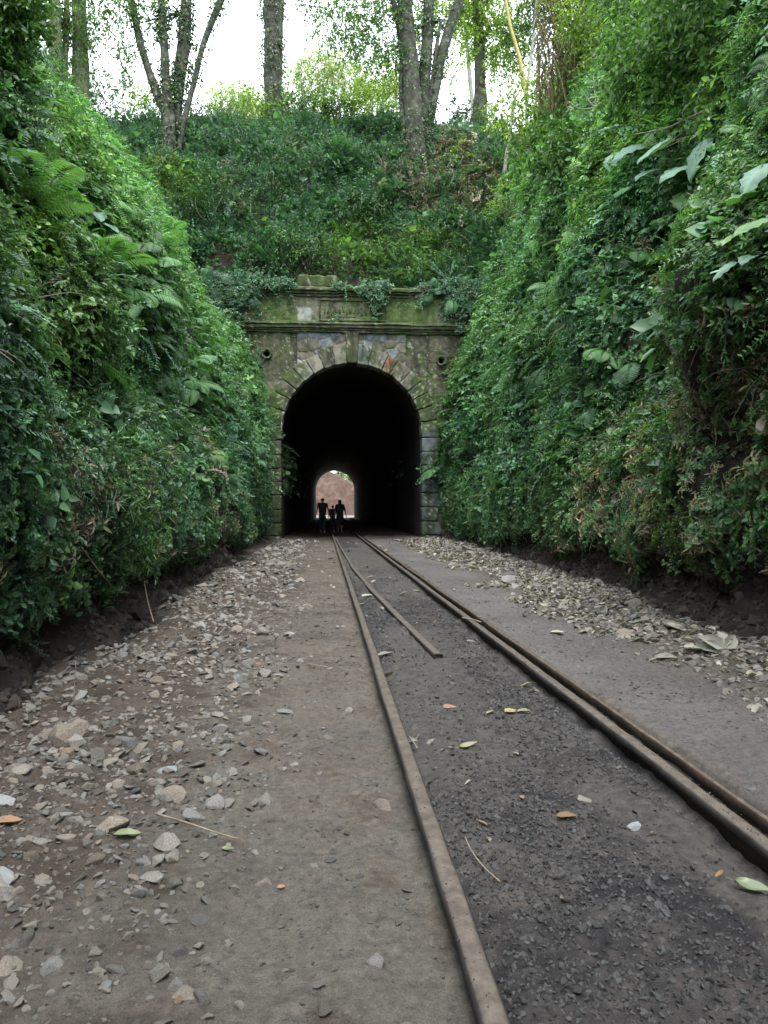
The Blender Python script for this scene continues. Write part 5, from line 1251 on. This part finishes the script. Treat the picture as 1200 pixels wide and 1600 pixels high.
# growth over the portal: along coping, cornice, and tufts on the wall
n_ = 1500; xx = rng.uniform(-5.4, 5.4, n_); keepn = fbm(xx * 1.1, 0, 0, 2, 501) + .15 + np.where(np.abs(xx + 1.2) < .8, -.45, 0) + np.where(np.abs(xx) > 3, .4, 0) > rng.uniform(-.4, .6, n_)
xx = xx[keepn]; n_ = len(xx); dn = np.abs(rng.normal(0, .3, n_)) * np.clip(.5 + fbm(xx * 2, 0, 0, 2, 502), .1, 1.5)
pos = np.stack([xx + CX, PY - .25 + rng.uniform(-.1, .3, n_), 9.25 - dn], 1)
n3_ = 520; sd_ = rng.random(n3_) < .55; xc_ = np.where(sd_, rng.uniform(-5.4, -3.3, n3_), rng.uniform(3.4, 5.4, n3_)); zc_ = 9.5 - np.abs(rng.normal(0, 1.1, n3_)) * np.clip((np.abs(xc_) - 3.1) / 1.2, .15, 1.2)
pos = np.concatenate([pos, np.stack([xc_ + CX, PY - rng.uniform(.05, .4, n3_), zc_], 1)])
n2 = 420; x2 = rng.uniform(-5.4, 5.4, n2); z2 = rng.uniform(0.5, 8.8, n2)
k2 = ((np.abs(x2) > 3.2) & (rng.random(n2) < .75) | (z2 > 7.8) & (rng.random(n2) < .12)) & (np.hypot(x2, np.maximum(z2 - SPR, 0)) > HW + .3)
pos = np.concatenate([pos, np.stack([x2 + CX, np.full(n2, PY - .06), z2], 1)[k2]])
cz = np.where(rng.random(90)[:, None] < 2, np.stack([rng.uniform(-4, 4, 90) + CX, np.full(90, PY - .3), np.full(90, 7.87)], 1), 0); pos = np.concatenate([pos, cz])
n_ = len(pos); idx = rng.choice([0, 1, 2, 3, 4, 9, 12, 10], n_, p=[.16, .16, .16, .16, .08, .12, .14, .02]); idx = np.where(rng.random(n_) < .06, 18, idx)
zv = np.stack([rng.normal(0, .3, n_), np.full(n_, -.8), rng.uniform(-.3, .7, n_)], 1)
sc = rng.uniform(.6, 1.3, n_); sc[-90:] *= .5; idx = np.where(idx == 4, 5, idx); idx[-90:] = 12
col = lerp3(GRN, GRNB, rng.random(n_)) * rng.uniform(.6, 1.4, n_)[:, None]; col[idx == 9] = DRYG
gn_scatter('creepers', pos, euler_from_z(zv, rng.random(n_) * 6.28), sc, idx, PC, col, 'creepers hanging over the coping and wall of the tunnel portal', 'creepers')

# ------------------------------------------------------------------ people (walking away, seen from behind)
def skin_mesh(name, nodes, edges, mat, sub=2):
    """nodes: list of (x, y, z, r); a Skin surface baked to a plain mesh"""
    me = bpy.data.meshes.new(name); me.from_pydata([n[:3] for n in nodes], edges, []); o = bpy.data.objects.new(name, me); COL.objects.link(o)
    m = o.modifiers.new('s', 'SKIN'); m.use_smooth_shade = True
    for k, n in enumerate(nodes):
        r_ = n[3]; o.data.skin_vertices[0].data[k].radius = r_ if isinstance(r_, tuple) else (r_, r_)
    o.data.skin_vertices[0].data[0].use_root = True
    s = o.modifiers.new('d', 'SUBSURF'); s.levels = s.render_levels = sub
    dg = bpy.context.evaluated_depsgraph_get(); ev = o.evaluated_get(dg); nm = bpy.data.meshes.new_from_object(ev)
    bpy.data.objects.remove(o); bpy.data.meshes.remove(me); nm.materials.clear(); nm.materials.append(mat); nm.name = name
    for p_ in nm.polygons: p_.use_smooth = True
    return nm
def person(x, y, H, lb, fem=False, stride=.22, arm_l=.12, arm_r=.12, long_hair=False, skirt=False, zrot=0, shoes=None):
    k = H / 1.72; z0 = float(gz(x, y)) if y < 30 else .0
    root = empty('person', (x, y, z0), lb, 'person'); root.rotation_euler = (0, 0, zrot)
    sw = (.165 if fem else .19); hw = .09
    def arm(s, out_, fwd):
        sh = (s * sw, 0, 1.41); el = (s * (sw + .04 + out_ * .35), -.02 + fwd * .3, 1.13); wr = (s * (sw + .05 + out_ * .7), .02 + fwd, .88)
        return sh, el, wr
    nodes = [(0, 0, .95, (.15, .11)), (0, 0, 1.1, (.125, .09)), (0, -.005, 1.27, (.155, .1)), (0, -.01, 1.40, (.13, .08)), (0, -.005, 1.47, .052), (0, .01, 1.53, .055), (0, .02, 1.58, (.085, .1)), (0, .02, 1.65, (.095, .11)), (0, .01, 1.71, (.06, .07)), (0, .115, 1.585, .012)]
    edges = [(0, 1), (1, 2), (2, 3), (3, 4), (4, 5), (5, 6), (6, 7), (7, 8), (6, 9)]
    for s, o_, f_ in ((-1, arm_l, -.12), (1, arm_r, .14)):
        sh, el, wr = arm(s, o_, f_); b = len(nodes)
        hd = (wr[0] + s * .005, wr[1] + .01, wr[2] - .06)
        nodes += [sh + (.055,), el + (.038,), wr + (.024,), hd + ((.018, .036),)]
        edges += [(3, b), (b, b + 1), (b + 1, b + 2), (b + 2, b + 3)]
        for q, (dy, ln) in enumerate(((-.03, .062), (-.01, .075), (.01, .07), (.03, .055))):
            f0 = len(nodes); nodes += [(hd[0] + s * .002, hd[1] + dy, hd[2] - .035, .009), (hd[0] - s * .012, hd[1] + dy * 1.15, hd[2] - .035 - ln, .0075)]; edges += [(b + 3, f0), (f0, f0 + 1)]
        f0 = len(nodes); nodes += [(hd[0] - s * .02, hd[1] + .035, hd[2] + .01, .01), (hd[0] - s * .03, hd[1] + .05, hd[2] - .035, .008)]; edges += [(b + 3, f0), (f0, f0 + 1)]
    for s, st_ in ((-1, stride), (1, -stride)):
        b = len(nodes); nodes += [(s * hw, 0, .88, .085), (s * hw, st_ * .55 + .03, .48, .055), (s * hw, st_ - .03, .1, .036), (s * hw, st_ + .09, .03, (.038, .028))]
        edges += [(0, b), (b, b + 1), (b + 1, b + 2), (b + 2, b + 3)]
    sc = lambda L: [(a * k, b_ * k, c * k, tuple(q * k for q in r_) if isinstance(r_, tuple) else r_ * k) for a, b_, c, r_ in L]
    def part(nm, nd, ed, mt, sub=2):
        o = bpy.data.objects.new(nm, skin_mesh(nm, sc(nd), ed, mt, sub)); COL.objects.link(o); o.parent = root; return o
    part('body', nodes, edges, M_skin)
    shn = [(0, 0, .82, (.2, .15)), (0, 0, 1.08, (.195, .145)), (0, -.005, 1.27, (.225, .145)), (0, -.01, 1.385, (.15, .11)), (0, -.005, 1.46, .08)]; she = [(0, 1), (1, 2), (2, 3), (3, 4)]
    for s, o_, f_ in ((-1, arm_l, -.12), (1, arm_r, .14)):
        sh, el, wr = arm(s, o_, f_); b = len(shn); m_ = tuple((a + c) / 2 for a, c in zip(el, sh)) if not fem else tuple((a + c) / 2 for a, c in zip(el, wr))
        shn += [sh + (.085,), (el if fem else m_) + (.07,)]; she += [(3, b), (b, b + 1)]
    part('shirt', shn, she, M_cloth)
    if skirt:
        mb = MB(); th = np.linspace(0, 6.2832, 29)[:-1]; rows = []
        for zz, rx, ry in ((1.02, .15, .12), (.9, .19, .15), (.7, .21, .17), (.5, .225, .19), (.36, .24, .2)):
            rows.append([(k * rx * (1 + .05 * math.sin(7 * t) * (1.02 - zz)) * math.cos(t), k * ry * (1 + .05 * math.sin(7 * t) * (1.02 - zz)) * math.sin(t), k * zz) for t in th])
        V = np.array(rows); m2 = len(th); i = np.arange(4)[:, None] * m2 + np.arange(m2); j = np.arange(4)[:, None] * m2 + (np.arange(m2) + 1) % m2
        mb.add(V.reshape(-1, 3), [np.stack([i, j, j + m2, i + m2], -1).reshape(-1, 4)]); o = mb.obj('skirt', M_cloth2); o.parent = root
    else:
        tn = [(0, 0, .97, (.18, .14)), (0, 0, .9, (.18, .14))]; te = [(0, 1)]
        for s, st_ in ((-1, stride), (1, -stride)):
            b = len(tn); tn += [(s * hw, 0, .82, .12), (s * hw, st_ * .55 + .03, .48, .09), (s * hw, st_ - .03, .12, .075)]; te += [(1, b), (b, b + 1), (b + 1, b + 2)]
        part('trousers', tn, te, M_cloth2)
    for s, st_ in ((-1, stride), (1, -stride)):
        part('shoe', [(s * hw, st_ - .06, .04, (.038, .036)), (s * hw, st_ + .04, .035, (.044, .032)), (s * hw, st_ + .14, .028, (.036, .022))], [(0, 1), (1, 2)], M_shoe, 2)
    hn = [(0, 0, 1.70, (.1, .1)), (0, -.015, 1.63, (.105, .105)), (0, -.04, 1.56, (.085, .075))]; he = [(0, 1), (1, 2)]
    if long_hair: hn += [(0, -.075, 1.48, (.1, .045)), (0, -.1, 1.34, (.11, .04)), (0, -.1, 1.2, (.07, .025))]; he += [(2, 3), (3, 4), (4, 5)]
    part('hair', hn, he, M_hair)
    return root
def pp(px, d): return (px - 600) / 1200 * d
for px, d, H, lb, kw in ((504, 38, 1.72, 'tallest person, short-haired and broad, walking at the left side of the tunnel', dict(arm_r=.16)),
                         (520, 39.5, 1.38, 'smallest person, a child walking between the two adults in the tunnel', dict(stride=.14, arm_l=.1, arm_r=.1)),
                         (531, 39, 1.66, 'long-haired person in a skirt walking at the right of the three in the tunnel', dict(fem=True, long_hair=True, skirt=True, arm_r=.17, stride=.15))):
    q = at_y(px, 800, d); person(q.x, d, H, lb, **kw)

# ------------------------------------------------------------------ beyond the far mouth
xs2 = np.arange(-22, 26, .35); ts = np.arange(0, 22, .35); X, T = np.meshgrid(xs2, ts, indexing='ij')
n3 = fbm(X * .25, T * .25, 0, 4, 601); ridge = 7.9 - .57 * X
Zf = np.minimum(T * .86, ridge + .01 * T) + .3 * n3 + .16 * fbm(X * 1.1, T * 1.1, 1, 4, 602); Yf = 124 + T * .55 + .6 * n3
tag(grid_obj(np.stack([X, Yf, Zf - .2], -1), 'earth_slope', M_earth, True), kind='structure', label='bare pinkish-brown earth slope seen through the far mouth of the tunnel', cat='slope')
pth = [(-6, 121.5), (8, 121.5)]
mb = MB(); beam_y = 121.2
V = np.array([[(x_, beam_y + dy, z_) for dy, z_ in ((0, -.1), (0, .28), (.25, .3), (.25, -.1))] for x_ in np.linspace(-12, 14, 40)]); V[..., 2] += .03 * fbm(V[..., 0], 0, 0, 2, 603)
mb.add(V.reshape(-1, 3), [grid_faces(40, 4)]); tag(mb.obj('low_wall', M_white), 'low pale kerb wall at the foot of the slope beyond the far mouth', 'low wall')
for px, py, d, r_, m_, lb in ((545, 744, 134, 9, M_leafY, 'bright green shrub on the crest of the far slope'), (552, 752, 133, 7, M_leaf, 'green shrub lower on the ridge of the far slope'), (533, 738, 136, 7, M_leafD, 'dark tree on top of the far slope')):
    c = at_y(px, py, d); rr_ = r_ / 1200 * d
    tree('shrub', lb, 'shrub', [([(c.x, c.y, c.z - rr_ * 2.2), (c.x + .1, c.y, c.z - rr_), (c.x, c.y, c.z)], [.12, .09, .04])], [((c.x, c.y, c.z), (rr_ * 1.2, rr_, rr_ * .7), 130)], M_barkP, m_, .22, sides=6)
